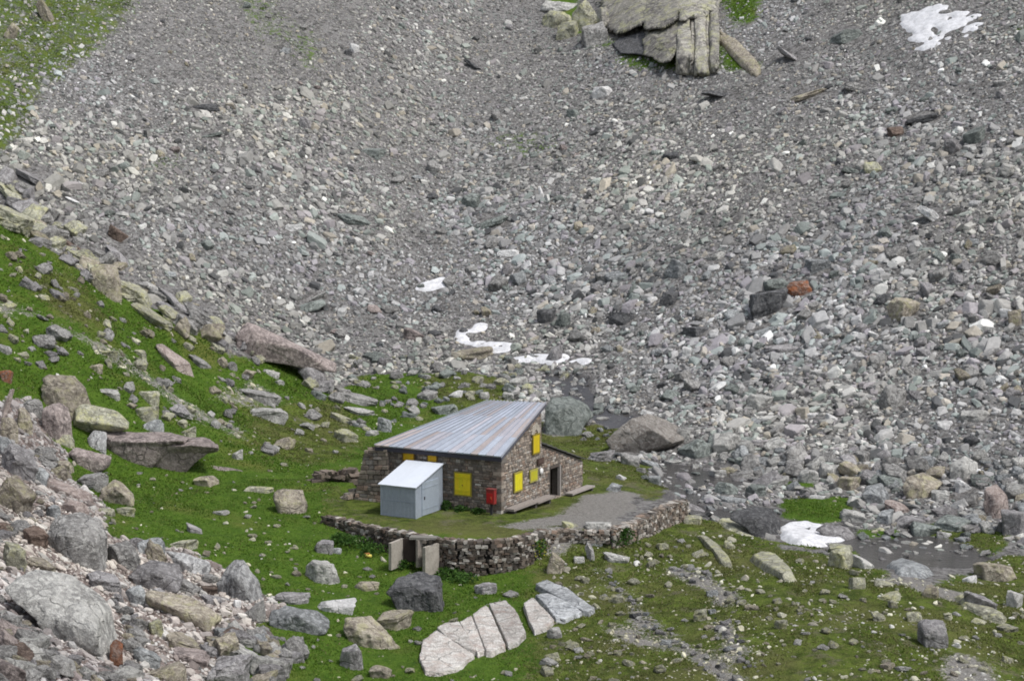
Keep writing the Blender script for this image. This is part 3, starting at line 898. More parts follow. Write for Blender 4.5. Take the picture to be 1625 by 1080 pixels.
for k in range(6):
    xa, xb = -.09 + (sw + .18) * k / 6, -.09 + (sw + .18) * (k + 1) / 6
    q4 = [P(xa, -.14, zf - .14 * rs + .015), P(xb, -.14, zf - .14 * rs + .015), P(xb, sd - .02, zb_ + .015), P(xa, sd - .02, zb_ + .015)]
    f = random.uniform(.97, 1.03)
    mb.poly(q4 + [p + nS * (.04 + .004 * (k % 2)) for p in q4], [(0, 1, 2, 3), (7, 6, 5, 4), (0, 4, 5, 1), (1, 5, 6, 2), (2, 6, 7, 3), (3, 7, 4, 0)], (.60 * f, .635 * f, .69 * f))
M['whitesheet'] = col_mat('white_metal_sheet', .5, 1.2, .06, .1, .01, 0, .4)
mb.build('roof', M['whitesheet'], shE)

# plank benches along the gable and the annex
bM = HUT_M @ Matrix.Translation((.12, .15, 0))
be = thing('plank_bench', 'long grey timber plank bench along the foot of the gable wall', 'bench', bM)
gl = WB + .2
for k, (y0, y1) in enumerate(((0, gl * .58), (gl * .58 + .02, gl))):
    mb = MB(); mb.box((.30, (y0 + y1) / 2, .24 - .03 * k - .02 * (y0 + y1) / 2), (.55, y1 - y0, .11), 0, (.25, .22, .20), jit=.012)
    mb.build('seat', M['wood'], be)
for y in (.35, gl * .57, gl - .4):
    mb = MB(); mb.box((.27, y, -.09 - .02 * y), (.4, .2, .52), 0, (.09, .08, .075), jit=.02); mb.build('leg', M['wood'], be)
sM = HUT_M @ Matrix.Translation((.0, dr + .35, -.55))
sb = thing('plank_bench', 'short low plank bench to the right of the dark doorway', 'bench', sM)
mb = MB(); LB = ax1 - dr + .05; mb.box((.3, LB / 2, .37), (.5, LB, .09), 0, (.30, .27, .25), jit=.012); mb.build('seat', M['wood'], sb)
for y in (.2, LB - .2):
    mb = MB(); mb.box((.3, y, .03), (.4, .2, .58), 0, (.10, .09, .085), jit=.02); mb.build('leg', M['wood'], sb)

# red box on its post at the corner
rM = HUT_M @ Matrix.Translation((-.34, -.42, 0))
rb = thing('red_box', 'weathered red metal box on a dark post at the corner of the hut', 'box', rM)
mb = MB(); mb.box((0, 0, .95), (.46, .28, .74), 0, (.24, .025, .022))
mb.box((0, .0, 1.345), (.50, .32, .05), 0, (.20, .05, .045)); mb.build('box', M['paint'], rb)
mb = MB(); mb.box((-.02, -.155, .90), (.32, .04, .46), 0, (.36, .014, .014)); dR = mb.build('lid', M['paint'], rb)
mb = MB(); mb.box((.08, -.20, .92), (.05, .04, .12), 0, (.35, .09, .03)); mb.build('latch', M['paint'], dR)
mb = MB(); mb.box((0, .02, .24), (.1, .1, .62), 0, (.035, .033, .035)); mb.build('post', M['wood'], rb)


# ------------------------------------------------------------------ dry stone walls of the terrace
def dry_wall(name, label, line, foot, drop0, thick=.55, k=1.0, pale=.1, over=.12):
    pts = [Vector(p) for p in line]
    L = [0]
    for a, b in zip(pts, pts[1:]): L.append(L[-1] + (Vector((b.x, b.y)) - Vector((a.x, a.y))).length)

    def at(s):
        s = min(max(s, 0), L[-1] - 1e-4)
        i = max(j for j in range(len(L) - 1) if L[j] <= s)
        t = (s - L[i]) / (L[i + 1] - L[i])
        i0, i3 = max(i - 1, 0), min(i + 2, len(pts) - 1)
        return pts[i].lerp(pts[i + 1], t), ((pts[i + 1] - pts[i]).normalized().lerp((pts[i3] - pts[i0]).normalized(), .6)).normalized()
    mb = MB()
    s = 0
    while s < L[-1]:
        ds = .5
        p, tg = at(s + ds / 2); n = Vector((tg.y, -tg.x, 0)).normalized()
        if n.y > 0: n = -n
        top = p.z + over - .1; bot = top - drop0((s + ds / 2) / L[-1]) - .35
        M3 = Matrix((tg * Vector((1, 1, 0)), -n, Z_)).transposed()
        mb.box(p + Vector((0, 0, (top + bot) / 2 - p.z)) - n * .02, (ds * 1.15, thick - .12, top - bot), M=M3, col=(.022, .020, .018))
        s += ds
    maxd = max(drop0(i / 20) for i in range(21)) + .35
    v = 0
    while v < maxd + over:
        ch = random.uniform(.09, .19)
        s = random.uniform(-.1, .1)
        while s < L[-1]:
            l = random.uniform(.12, .34)
            p, tg = at(s + l / 2); n = Vector((tg.y, -tg.x, 0)).normalized()
            if n.y > 0: n = -n
            z = p.z + over - v - ch / 2
            if v < drop0((s + l / 2) / L[-1]) + .3 + over and random.random() > .03:
                batter = .10 * v
                r = Matrix((tg * Vector((1, 1, 0)), -n, Z_)).transposed() @ Euler((random.uniform(-.14, .14), random.uniform(-.16, .16), random.uniform(-.14, .14))).to_matrix()
                c = stone_col(pale, k * (1.5 if v < .2 and random.random() < .5 else 1.0))
                mb.box(Vector((p.x, p.y, z)) + n * (thick / 2 - .12 + batter + random.uniform(-.05, .05)), (l * random.uniform(.8, .97), .3, ch * random.uniform(.78, .96)), M=r, col=c, jit=.03)
                if v < .3:
                    mb.box(Vector((p.x, p.y, z)) - n * random.uniform(.0, thick * .42), (l * .95, random.uniform(.25, .4), ch * .9), M=r, col=stone_col(pale + .12, k * 1.3), jit=.035)
            s += l
        v += ch
    o = mb.build(name, M['masonry'])
    return tag(o, label, 'wall', None, 'thing')


dry_wall('stone_kerb', 'low broken stone kerb along the terrace rim between the two dry stone walls', KERB, None, lambda t: .25, thick=.4, k=.9, pale=.3, over=.06)
zfoot = lambda p, off: float(tz(p[0] + off[0], p[1] + off[1]))
dry_wall('dry_stone_wall', 'long curved dry stone wall holding up the terrace in front of the hut', WALL_A, None, lambda t: .75 + 1.25 * min(1, t / .55) - .55 * max(0, (t - .8) / .2), k=.52, pale=.16)
dry_wall('dry_stone_wall', 'shorter paler dry stone wall edging the gravel yard right of the hut', WALL_B, None, lambda t: .6 + .85 * min(1, t / .5), k=.85, pale=.25)

# little cellar entrance in the wall: two concrete wings and a post
pe = at_z(656, 866, ZT - .75)
ce = thing('cellar_entrance', 'small cellar entrance between upright concrete slabs set in the terrace wall', 'entrance', Matrix.Translation(Vector(pe)))


def px_slab(name, quad, z0, thick, col):
    """upright slab whose face meets four lines of sight; quad: foot near, foot far, with heights"""
    (u0, vb0, vt0), (u1, vb1, vt1), D0, D1 = quad
    a = ray(u0, vb0) * D0; b = ray(u1, vb1) * D1
    h0 = (vb0 - vt0) * D0 / FPX * 1.03; h1 = (vb1 - vt1) * D1 / FPX * 1.03
    a, b = Vector(a), Vector(b); n = Vector(((b - a).y, -(b - a).x, 0)).normalized()
    if n.x < 0: n = -n
    lift = Vector((0, 0, -.5))
    pts = [a + lift, b + lift, b + Vector((0, 0, h1)), a + Vector((0, 0, h0))]
    mb = MB(); q = [p - Vector(pe) for p in pts]
    mb.poly([p for p in q] + [p - n * thick for p in q], [(0, 1, 2, 3), (7, 6, 5, 4), (0, 4, 5, 1), (1, 5, 6, 2), (2, 6, 7, 3), (3, 7, 4, 0)], col)
    return mb.build(name, M['concrete'], ce)


DW = float(np.dot(WALL_A[5], FW)) - .35
px_slab('slab', ((621, 888, 862), (641, 880, 854), DW - .8, DW - .0), 0, .16, (.33, .30, .26))
px_slab('slab', ((675, 899, 869), (697, 891, 862), DW - .9, DW - .1), 0, .18, (.33, .30, .26))
px_slab('post', ((663, 884, 857), (670, 882, 856), DW - .55, DW - .35), 0, .14, (.27, .24, .21))
mb = MB(); pd = Vector(ray(652, 872) * (DW - .1)) - Vector(pe)
mb.box(pd, (.8, .1, 1.1), R(-8), (.035, .026, .022)); mb.build('door', M['wood'], ce)  # near-black panel stands in for the shade of the recess
mb = MB(); pd = Vector(ray(672, 853) * (DW - .3)) - Vector(pe)
mb.box(pd + Vector((0, 0, .02)), (1.3, .6, .08), R(-8), (.20, .19, .17), jit=.02); mb.build('capstone', M['masonry'], ce)
# ------------------------------------------------------------------ end of buildings

# ------------------------------------------------------------------ rocks: building one boulder
ICO = {}


def ico(level):
    if level not in ICO:
        bm = bmesh.new(); bmesh.ops.create_icosphere(bm, subdivisions=level, radius=1.0)
        v = np.array([x.co[:] for x in bm.verts]); f = np.array([[a.index for a in q.verts] for q in bm.faces]); bm.free()
        ICO[level] = (v / np.linalg.norm(v, axis=1)[:, None], f)
    return ICO[level]


def softmin_radius(dirs, pn, pd, k):
    dn = dirs @ pn.T
    r = np.where(dn > 1e-3, pd[None] / np.maximum(dn, 1e-3), 1e3)
    m = r.min(1)
    return m - np.log(np.exp(-k * np.minimum(r - m[:, None], 50 / k)).sum(1)) / k


def rnd_rot(r):
    q = r.normal(size=4); q /= np.linalg.norm(q); a, b, c, d = q
    return np.array([[1 - 2 * (c * c + d * d), 2 * (b * c - a * d), 2 * (b * d + a * c)], [2 * (b * c + a * d), 1 - 2 * (b * b + d * d), 2 * (c * d - a * b)], [2 * (b * d - a * c), 2 * (c * d + a * b), 1 - 2 * (b * b + c * c)]])


def unit_rock(level, seed, blocky=.6, rough_=.05, dims=(1, .8, .6)):
    """an angular stone about one unit across its half-axes dims"""
    r = np.random.default_rng(seed)
    v, f = ico(level)
    dims = np.array(dims, float)
    yaw = r.uniform(0, 6.28); tilt = r.normal(0, .18, 2)
    c, s = math.cos(yaw), math.sin(yaw)
    Rz = np.array([[c, -s, 0], [s, c, 0], [0, 0, 1]])
    Rx = np.array([[1, 0, tilt[0]], [0, 1, tilt[1]], [-tilt[0], -tilt[1], 1]])
    pn = np.concatenate([np.eye(3), -np.eye(3)]) @ (Rx @ Rz).T
    pd = r.uniform(.62, .95, 6)
    n2 = r.normal(size=(int(7 + 8 * (1 - blocky)), 3)); n2 /= np.linalg.norm(n2, axis=1)[:, None]
    pn = np.r_[pn, n2]; pd = np.r_[pd, r.uniform(.72, 1.0, len(n2))]
    pn /= np.linalg.norm(pn, axis=1)[:, None]
    rad = softmin_radius(v, pn, pd, 45)
    p = v * rad[:, None]
    q = p * 2.2 + seed * 3.7
    rad2 = rad * (1 + rough_ * 1.5 * fbm(q[:, 0], q[:, 1], q[:, 2], seed=seed, octaves=5)
                  + rough_ * .6 * np.round(2.5 * fbm(q[:, 0] * .9, q[:, 1] * .9, q[:, 2] * 1.6, seed=seed + 5, octaves=2)))
    return v * rad2[:, None] * dims, f


def finish(name, P_, f, mat, label, cat='boulder', group=None, smooth=True):
    c = np.array([P_[:, 0].mean(), P_[:, 1].mean(), P_[:, 2].min()])
    me = np_mesh(name, P_ - c, f, smooth)
    o = link(name, me, mat, None, tuple(c))
    tag(o, label, cat, group)
    return o


SEED = [100]
HEROES = []            # outlines already taken by single boulders, so that loose stones leave them free


def ring(u, v, w, h):
    return [(u + w / 2 * math.cos(a * .5236), v + h / 2 * math.sin(a * .5236)) for a in range(12)]


def settle(P_, d):
    """let the underside of a boulder sink into the ground it lies on"""
    g = tz(P_[:, 0], P_[:, 1])
    t = np.clip((-d[:, 2] - .1) / .35, 0, 1)
    zl = np.minimum(P_[:, 2], g - .18)
    P_ = P_.copy(); P_[:, 2] = P_[:, 2] * (1 - t) + zl * t
    return P_


def boulder(u, v, w, h, mat, roll, label, name='boulder', deep_=.85, blocky=.6, rough_=.05, group=None, cat='boulder', bury=.22, D=None, embed=True):
    if D is not None: embed = False
    """a boulder standing on the ground at a line of sight; w x h its apparent size, roll its tilt"""
    SEED[0] += 1
    HEROES.append(ring(u, v, w, h))
    if D is None and hit(u, v)[1] > 122 and v < 560: embed = False; bury = max(bury, .45)
    base = hit(u, min(v + h * .46, 1200)) if D is None else ray(u, v + h * .46) * D
    Dp = float(base @ FW)
    sx = w * Dp / FPX; dep = max(min(sx, h * Dp / FPX * 2.2) * deep_, .25)
    sz = max((h * Dp / FPX - dep * .16) , h * Dp / FPX * .6)
    level = 6 if w * h > 2600 else (5 if w * h > 500 else 4)
    ar = math.hypot(w, h)
    # shape, tilt, then fit to the size seen
    th = abs(R(roll))
    if th > .12:
        ct, st = math.cos(th), math.sin(th)
        den = max(ct * ct - st * st, .25)
        a = max((sx * ct - sz * st) / den, .35 * sx); b = max((sz * ct - sx * st) / den, .18 * sx)
    else:
        a, b = sx, sz
    p, f = unit_rock(level, SEED[0], blocky, rough_, (a / 2, dep / 2, b / 2))
    c, s = math.cos(R(roll)), math.sin(R(roll))
    p = np.c_[p[:, 0] * c + p[:, 2] * s, p[:, 1], -p[:, 0] * s + p[:, 2] * c]
    p[:, 0] *= sx / np.ptp(p[:, 0]); p[:, 1] *= dep / np.ptp(p[:, 1]); p[:, 2] *= sz * (1 + bury) / np.ptp(p[:, 2])
    p[:, 0] -= (p[:, 0].max() + p[:, 0].min()) / 2; p[:, 2] -= p[:, 2].max()
    p[:, 1] -= p[:, 1].min()
    # rest it on the slope
    P_ = p + np.array([base[0], base[1] - dep * .15, base[2] + sz])
    if embed: P_ = settle(P_, ico(level)[0])
    return finish(name, P_, f, M[mat], label, cat, group)


def hull_planes(pts):
    bm = bmesh.new()
    vs = [bm.verts.new(tuple(p)) for p in pts]
    bmesh.ops.convex_hull(bm, input=vs)
    c = np.mean([x.co[:] for x in bm.verts if x.link_faces], axis=0)
    pn, pd = [], []
    for q in bm.faces:
        n = np.array(q.normal[:]); d = n @ (np.array(q.verts[0].co[:]) - c)
        if d < 0: n, d = -n, -d
        if d > 1e-4: pn.append(n); pd.append(d)
    bm.free()
    return c, np.array(pn), np.array(pd)


def outline2(pts):
    """convex outline of the corner points as seen"""
    p = sorted(set((q[0], q[1]) for q in pts))
    cr = lambda o, a, b: (a[0] - o[0]) * (b[1] - o[1]) - (a[1] - o[1]) * (b[0] - o[0])
    out = []
    for seq in (p, p[::-1]):
        h = []
        for q in seq:
            while len(h) > 1 and cr(h[-2], h[-1], q) <= 0: h.pop()
            h.append(q)
        out += h[:-1]
    return out


def carved(pts, mat, label, name='boulder', level=5, rough_=.04, k=None, Dbase=None, group=None, cat='boulder', strata=0.0, embed=True, lie=False):
    """a boulder given by its corner points: (u, v, metres behind the near foot)"""
    SEED[0] += 1
    cu, cv = np.mean([q[0] for q in pts]), np.mean([q[1] for q in pts])
    HEROES.append([q[:2] for q in sorted(pts, key=lambda q: math.atan2(q[1] - cv, q[0] - cu))] if len(pts) < 7 else outline2(pts))
    lo = max(pts, key=lambda q: q[1])
    Db = float(hit(lo[0], lo[1]) @ FW) if Dbase is None else Dbase
    if lie:                                                    # corner points given as heights over the ground they lie on
        P3 = np.array([hit(u, v) + np.array([0, 0, dd]) for u, v, dd in pts])
        embed = False
    else:
        P3 = np.array([ray(u, v) * (Db + dd) for u, v, dd in pts])
    c, pn, pd = hull_planes(P3)
    v, f = ico(level)
    ext = np.ptp(P3, axis=0) / 2
    d = v * ext; d /= np.linalg.norm(d, axis=1)[:, None]
    kk = k or 45 / ext.mean()
    rad = softmin_radius(d, pn, pd, kk)
    p = d * rad[:, None] + c
    sc = 1.6 / ext.mean()
    n = fbm(p[:, 0] * sc, p[:, 1] * sc, p[:, 2] * sc, seed=SEED[0], octaves=6)
    st = fbm(p[:, 0] * sc * .5, p[:, 1] * sc * .5, p[:, 2] * sc * 3, seed=SEED[0] + 3, octaves=3)
    rad = rad * (1 + rough_ * 1.6 * n + rough_ * .7 * np.round(3 * n) + strata * st)
    P_ = d * rad[:, None] + c
    if embed and cat: P_ = settle(P_, d)
    return finish(name, P_, f, M[mat], label, cat, group)


# ------------------------------------------------------------------ boulders with a shape of their own
# the large tilted boulder right of the hut: pale top, brown near face, undercut at the right
carved([(961, 700, .6), (975, 685, .5), (1003, 663, .9), (1030, 655, 3.2), (1078, 676, 3.4), (1090, 692, 2.6), (1062, 713, 1.2), (1010, 719, .4), (972, 716, .3), (1036, 681, -.2), (1068, 703, .3), (1080, 700, 1.0), (1000, 690, 4.5), (1070, 690, 4.5), (1086, 702, 2.4)],
       'ochre', 'big boulder right of the hut with sloping grey top and brown face', level=6, rough_=.02, k=30, embed=False)
boulder(1027, 655, 24, 17, 'white', 5, 'white stone perched on the upper edge of the big boulder right of the hut', D=float(hit(1010, 718) @ FW) + 3.6)
carved([(866, 690, 0), (862, 650, .8), (875, 630, 2), (905, 627, 3), (932, 643, 3), (941, 660, 2.4), (915, 676, .6), (885, 690, 0), (870, 680, 2.5), (930, 664, 3.2), (900, 645, .7), (884, 652, .3)], 'mossgreen', 'rounded greenish grey boulder directly behind the hut roof', level=5, rough_=.045)
# long pink slab at the foot of the scree, left
carved([(374, 558, .3), (372, 530, .4), (392, 510, 1.0), (404, 513, 1.2), (535, 576, 2.4), (534, 592, 1.6), (512, 588, 1.2), (455, 569, .5), (412, 574, 0), (376, 566, .1), (400, 522, .0), (470, 553, .3), (405, 540, -.4), (392, 515, 3.4), (520, 575, 4.2), (380, 545, 3.0)], 'pink', 'long pinkish grey slab tilted down to the right at the scree foot', level=6, rough_=.03, Dbase=float(hit(425, 578) @ FW) - .4, embed=False, k=26)
carved([(472, 590, .6), (482, 570, .8), (510, 580, 1.2), (518, 602, .9), (508, 624, 0), (496, 622, 0), (488, 585, .3), (500, 610, 2), (512, 590, 2.2)], 'lav', 'upright grey block below the end of the long pink slab', level=4)
carved([(245, 546, .4), (258, 545, .6), (302, 576, .6), (318, 598, .5), (305, 606, 0), (280, 590, 0), (258, 572, .1), (265, 555, 1.6), (300, 585, 1.6), (270, 570, -.25)], 'rose', 'narrow rose coloured slab lying slantwise on the green left slope', level=5, rough_=.05)
# the left boulder field
carved([(62, 600, .6), (72, 592, .8), (118, 596, 1.2), (148, 626, 1.0), (146, 638, .3), (100, 640, .2), (76, 645, 0), (75, 610, .0), (100, 602, 2.2), (140, 630, 2.4), (95, 626, -.2)], 'tan', 'flat topped tan boulder, topmost of the cluster left of the path', level=5, rough_=.07, strata=.03)
carved([(64, 690, .2), (68, 648, .4), (92, 635, .9), (110, 645, 1), (114, 680, .6), (100, 693, 0), (80, 694, 0), (88, 660, -.2), (85, 650, 2), (108, 670, 2.2)], 'pink', 'domed purple pink boulder left of the tan boulder with black underside', level=5, rough_=.04)
carved([(115, 676, .4), (117, 650, .6), (133, 640, 1.0), (185, 652, 1.3), (206, 672, .8), (204, 682, .5), (160, 684, .5), (130, 690, .9), (122, 668, -.1), (150, 668, -.1), (195, 678, -.05), (150, 648, 2.8), (195, 670, 2.8), (130, 660, 2.6)], 'lichen', 'long lichen covered boulder with pale top and black shaded underside', level=5, rough_=.05, embed=False)
carved([(137, 695, .2), (150, 683, .5), (170, 685, .7), (168, 712, 0), (150, 714, 0), (140, 708, 0), (150, 690, 1.8), (166, 700, 2)], 'streak', 'round grey end boulder touching the left end of the slab pile', level=4)
carved([(160, 688, .6), (172, 683, 1.3), (270, 685, 1.9), (304, 694, 1.5), (296, 704, .8), (228, 712, .5), (182, 726, .5), (168, 718, .5), (176, 699, .1), (228, 701, .1), (290, 699, .4), (270, 690, 3.4), (190, 690, 3.2), (180, 715, 2)], 'pink', 'flat brownish pink slab, back half of the slab pile beside the green meadow', level=6, rough_=.03, k=22)
carved([(219, 716, .3), (226, 703, .7), (244, 696, 1.3), (322, 693, 1.6), (348, 705, 1.1), (345, 716, .6), (300, 726, .4), (228, 737, .3), (220, 730, .3), (228, 710, -.3), (300, 706, -.3), (343, 709, .2), (250, 700, 2.8), (330, 700, 2.8), (230, 725, 1.8)], 'pink', 'flat brownish pink slab, front half of the slab pile beside the green meadow', level=6, rough_=.03, k=22)
carved([(108, 720, .2), (118, 708, .5), (178, 724, .5), (176, 732, .2), (125, 738, 0), (118, 722, -.1), (150, 724, 1.4), (120, 714, 1.4)], 'pink', 'thin dark pink slab tucked under the slab pile', level=4)
carved([(266, 745, .2), (290, 733, .8), (330, 736, 1.1), (388, 746, 1.0), (390, 756, .5), (340, 756, .2), (300, 750, 0), (275, 752, 0), (330, 742, 2.4), (380, 750, 2.3), (292, 742, -.1)], 'pink', 'flat brownish slab propped on small stones in the green meadow', level=5, rough_=.035, embed=False)
boulder(325, 762, 40, 20, 'tan', 0, 'jumbled pale stones under the propped flat slab in the meadow')
carved([(66, 770, .4), (72, 755, .7), (100, 765, .9), (142, 780, .9), (158, 795, .6), (154, 803, .1), (122, 800, 0), (96, 790, -.1), (75, 782, 0), (90, 772, -.2), (120, 778, 2), (150, 796, 1.8)], 'rose', 'long pink slab sloping right, above the left rubble and beside a gabled stone', level=5, rough_=.05)
carved([(158, 790, .2), (162, 776, .4), (182, 758, .9), (200, 768, .9), (213, 785, .6), (210, 795, 0), (190, 800, 0), (168, 796, 0), (184, 776, -.4), (190, 770, 2), (205, 785, 2)], 'tan', 'tan boulder like a small gable at the edge of the meadow', level=5, rough_=.06)
boulder(141, 761, 55, 30, 'grey', -8, 'rounded grey boulder behind the small gable shaped stone', blocky=.4)
boulder(22, 782, 60, 62, 'tan', 20, 'tan brown boulder at the left picture edge in the rubble', rough_=.08)
boulder(27, 730, 62, 60, 'lav', 25, 'grey flank of rock above the tan brown boulder at the left edge', rough_=.08, name='boulder')
boulder(8, 640, 26, 50, 'rose', 30, 'pinkish boulder cut by the left picture edge below an orange ledge')
boulder(8, 596, 26, 22, 'orange', 0, 'small orange pink ledge at the left picture edge')
boulder(12, 680, 30, 40, 'tan', 5, 'tan block under the pinkish boulder at the left picture edge')
boulder(40, 668, 28, 44, 'tan', -10, 'narrow upright brown stone between the purple dome and the left edge')
boulder(48, 642, 36, 24, 'grey', -10, 'low mossy stone above the narrow upright brown stone')
boulder(6, 708, 22, 36, 'blue', 0, 'bluish rounded stone at the left picture edge')
boulder(98, 696, 36, 20, 'lichen', 4, 'small pale green rock below the purple domed boulder')
carved([(72, 850, .4), (84, 830, .7), (92, 818, 1.1), (130, 812, 1.8), (160, 822, 1.9), (172, 850, 1.4), (168, 895, .4), (140, 905, 0), (110, 905, 0), (85, 885, 0), (75, 870, .2), (110, 850, -.5), (150, 860, .1), (130, 820, 3.2), (160, 850, 3.4)], 'grey', 'tall blunt grey boulder with tan top behind the biggest boulder', level=6, rough_=.055)
carved([(6, 935, .8), (20, 918, 1.3), (60, 905, 2.2), (120, 915, 2.6), (165, 945, 2.5), (190, 985, 2.0), (193, 1010, 1.2), (175, 1035, .2), (150, 1042, 0), (110, 1025, -.1), (70, 1000, .1), (30, 965, .3), (90, 950, .6), (140, 970, .3), (150, 1000, -.3), (100, 920, 4), (170, 980, 4.2), (40, 940, 3.4)], 'pale', 'biggest pale grey boulder, rounded, in the bottom left corner', level=6, rough_=.05)
carved([(172, 1050, .0), (174, 1022, .1), (184, 1012, .4), (196, 1020, .4), (195, 1050, 0), (185, 1056, 0), (185, 1030, .9)], 'orange', 'rust orange rock wedged under the right end of the biggest boulder', level=4, Dbase=float(hit(160, 1045) @ FW) - .3)
carved([(229, 940, .8), (234, 936, 1.0), (300, 944, 1.4), (350, 975, 1.1), (352, 985, .5), (330, 1005, 0), (300, 995, .3), (265, 980, .8), (236, 985, 1.2), (232, 960, .9), (240, 950, .2), (275, 965, -.1), (330, 980, -.1), (300, 955, 2.8), (340, 980, 2.6)], 'tan', 'angular tan boulder with dark overhanging left face', level=5, rough_=.045, embed=False)
carved([(340, 930, .3), (352, 905, .6), (372, 886, 1.0), (386, 888, 1.1), (405, 915, .9), (428, 945, .5), (410, 955, 0), (365, 945, 0), (375, 915, -.3), (390, 900, 2), (420, 940, 2)], 'streak', 'pointed grey streaked boulder on the meadow edge', level=5, rough_=.06)
carved([(424, 985, .3), (430, 968, .6), (455, 960, .9), (505, 968, 1.0), (522, 985, .7), (515, 1000, 0), (480, 1005, 0), (440, 1005, 0), (470, 975, -.1), (480, 970, 1.8), (510, 985, 1.8)], 'blue', 'broad whitish boulder below a flat grey stone, bottom left of centre', level=5, rough_=.05)
boulder(460, 949, 62, 20, 'lav', 0, 'flat lavender grey stone behind the broad whitish boulder')
carved([(272, 888, .2), (260, 872, .6), (290, 876, .8), (332, 890, .9), (336, 898, .6), (315, 912, 0), (285, 905, 0), (290, 890, -.2), (300, 885, 2), (325, 900, 1.8)], 'streak', 'smooth grey slab pointing right at the upper rim of the left rocks', level=5)
carved([(205, 915, .2), (215, 895, .8), (245, 888, 1.2), (282, 895, 1.2), (290, 915, .6), (280, 930, 0), (240, 935, 0), (215, 930, 0), (245, 910, -.2), (250, 898, 2.4), (280, 915, 2.2)], 'lav', 'wide lavender grey boulder above the dark faced tan boulder', level=5, rough_=.06)
boulder(193, 880, 56, 44, 'grey', 10, 'cracked grey boulder right of the tall blunt boulder', rough_=.07)
boulder(160, 920, 60, 34, 'lav', 12, 'flattish purple grey rock directly above the biggest boulder', rough_=.06)
boulder(215, 945, 34, 34, 'blue', 5, 'bluish block wedged left of the dark faced tan boulder')
boulder(255, 945, 36, 30, 'lav', 20, 'grey stone behind the upper edge of the dark faced tan boulder')
boulder(300, 930, 40, 26, 'grey', 18, 'grey slab right of the wide lavender boulder', rough_=.06)
boulder(242, 866, 28, 20, 'blue', 0, 'small bluish white rounded stone on the meadow edge')
boulder(290, 862, 46, 20, 'lichen', -8, 'pale yellowish stone pair in the meadow below a grey stone')
boulder(307, 837, 28, 18, 'lav', 20, 'small tilted grey stone in the meadow')
boulder(55, 850, 46, 34, 'brown', 10, 'brown rock in the rubble left of the tall blunt boulder', rough_=.08)
boulder(20, 880, 40, 44, 'lichen', 15, 'mossy tan rock at the left edge above the biggest boulder', rough_=.08)
boulder(62, 893, 46, 24, 'tan', 15, 'pinkish tan wedge between the tall and the biggest boulder')
boulder(118, 803, 42, 26, 'rose', 8, 'pinkish pale block above the tall blunt boulder')
boulder(83, 812, 24, 24, 'blue', 0, 'small bluish stone above the tall blunt boulder')
boulder(60, 752, 34, 30, 'blue', 20, 'light grey stone left of the long pink slab in the rubble')
boulder(100, 960 - 220, 30, 22, 'tan', 0, 'tan stone on the rubble crest above the long pink slab')
boulder(168, 810, 26, 12, 'lichen', 3, 'flat pale stone in the grass under the small gable stone')
boulder(198, 810, 30, 17, 'lichen', 6, 'pale yellowish stone right under the small gable stone')
boulder(283, 1012, 70, 34, 'tan', 25, 'tan stone leaning below the dark faced tan boulder', rough_=.07)
boulder(246, 995, 26, 28, 'lichen', 0, 'rounded pale tan stone right of the biggest boulder')
boulder(232, 1040, 46, 34, 'blue', 15, 'pale bluish stone at the bottom right of the biggest boulder')
boulder(300, 1040, 60, 26, 'pink', 12, 'pinkish stone above the bottom left row of rocks', rough_=.07)
boulder(363, 1062, 70, 50, 'lav', -10, 'dark purple grey rock at the bottom edge left of the grass', rough_=.09)
boulder(258, 1066, 70, 34, 'tan', -8, 'flat tan slab with dark gap at the bottom picture edge', rough_=.06)
boulder(390, 1035, 46, 24, 'pale', 20, 'pale tilted slab on the grass edge near the bottom left')
boulder(398, 966, 44, 40, 'grey', -35, 'leaning grey slab left of the broad whitish boulder')
boulder(345, 950, 60, 20, 'lav', 35, 'narrow dark grey slab leaning on the dark faced tan boulder')
boulder(376, 957, 14, 15, 'white', 0, 'small bright white block between the leaning grey slabs')
boulder(330, 935, 30, 16, 'brown', 0, 'dark brown stone left below the pointed grey boulder')
# meadow
carved([(432, 790, .3), (434, 775, .6), (480, 776, .9), (488, 798, .6), (484, 812, 0), (446, 815, -.1), (444, 798, -.1), (470, 782, 1.6), (480, 800, 1.6)], 'tan', 'square two toned block, grey above and pink below, in the meadow', level=4)
boulder(410, 776, 48, 12, 'lichen', 0, 'flat pale stone left of the square two toned block')
boulder(510, 905, 58, 40, 'pale', 8, 'rounded pale grey boulder alone in the meadow left of the cellar entrance', blocky=.5)
boulder(513, 867, 32, 22, 'lav', 0, 'small purple grey stone below the left end of the terrace wall')
boulder(533, 873, 20, 12, 'blue', 0, 'little pale bluish stone beside the purple grey stone by the wall')
boulder(532, 960, 66, 24, 'white', -4, 'flat whitish boulder in the grass right of the flat lavender stone')
boulder(580, 929, 44, 17, 'tan', 0, 'low brownish grey stone above the dark grey boulder in the lower meadow')
carved([(616, 940, .3), (632, 918, .8), (665, 907, 1.3), (698, 910, 1.4), (705, 935, .9), (708, 962, .2), (680, 970, 0), (640, 965, 0), (650, 930, -.1), (690, 940, -.2), (665, 918, 2.8), (700, 940, 2.6)], 'dark', 'dark grey boulder in the grass in front of the terrace wall', level=6, rough_=.07)
boulder(770, 933, 38, 21, 'lav', -5, 'small grey brown boulder below the curve of the terrace wall')
boulder(622, 983, 68, 36, 'tan', -8, 'broad tan boulder left of the white bedrock slabs', rough_=.06)
carved([(543, 1000, .5), (548, 978, 1), (590, 980, 1.2), (612, 1005, 1), (638, 1022, .4), (610, 1032, 0), (560, 1028, 0), (575, 1000, -.1), (590, 990, 2), (620, 1018, 1.8)], 'tan', 'cracked tan outcrop with pointed right end near the bottom edge', level=5, rough_=.08)
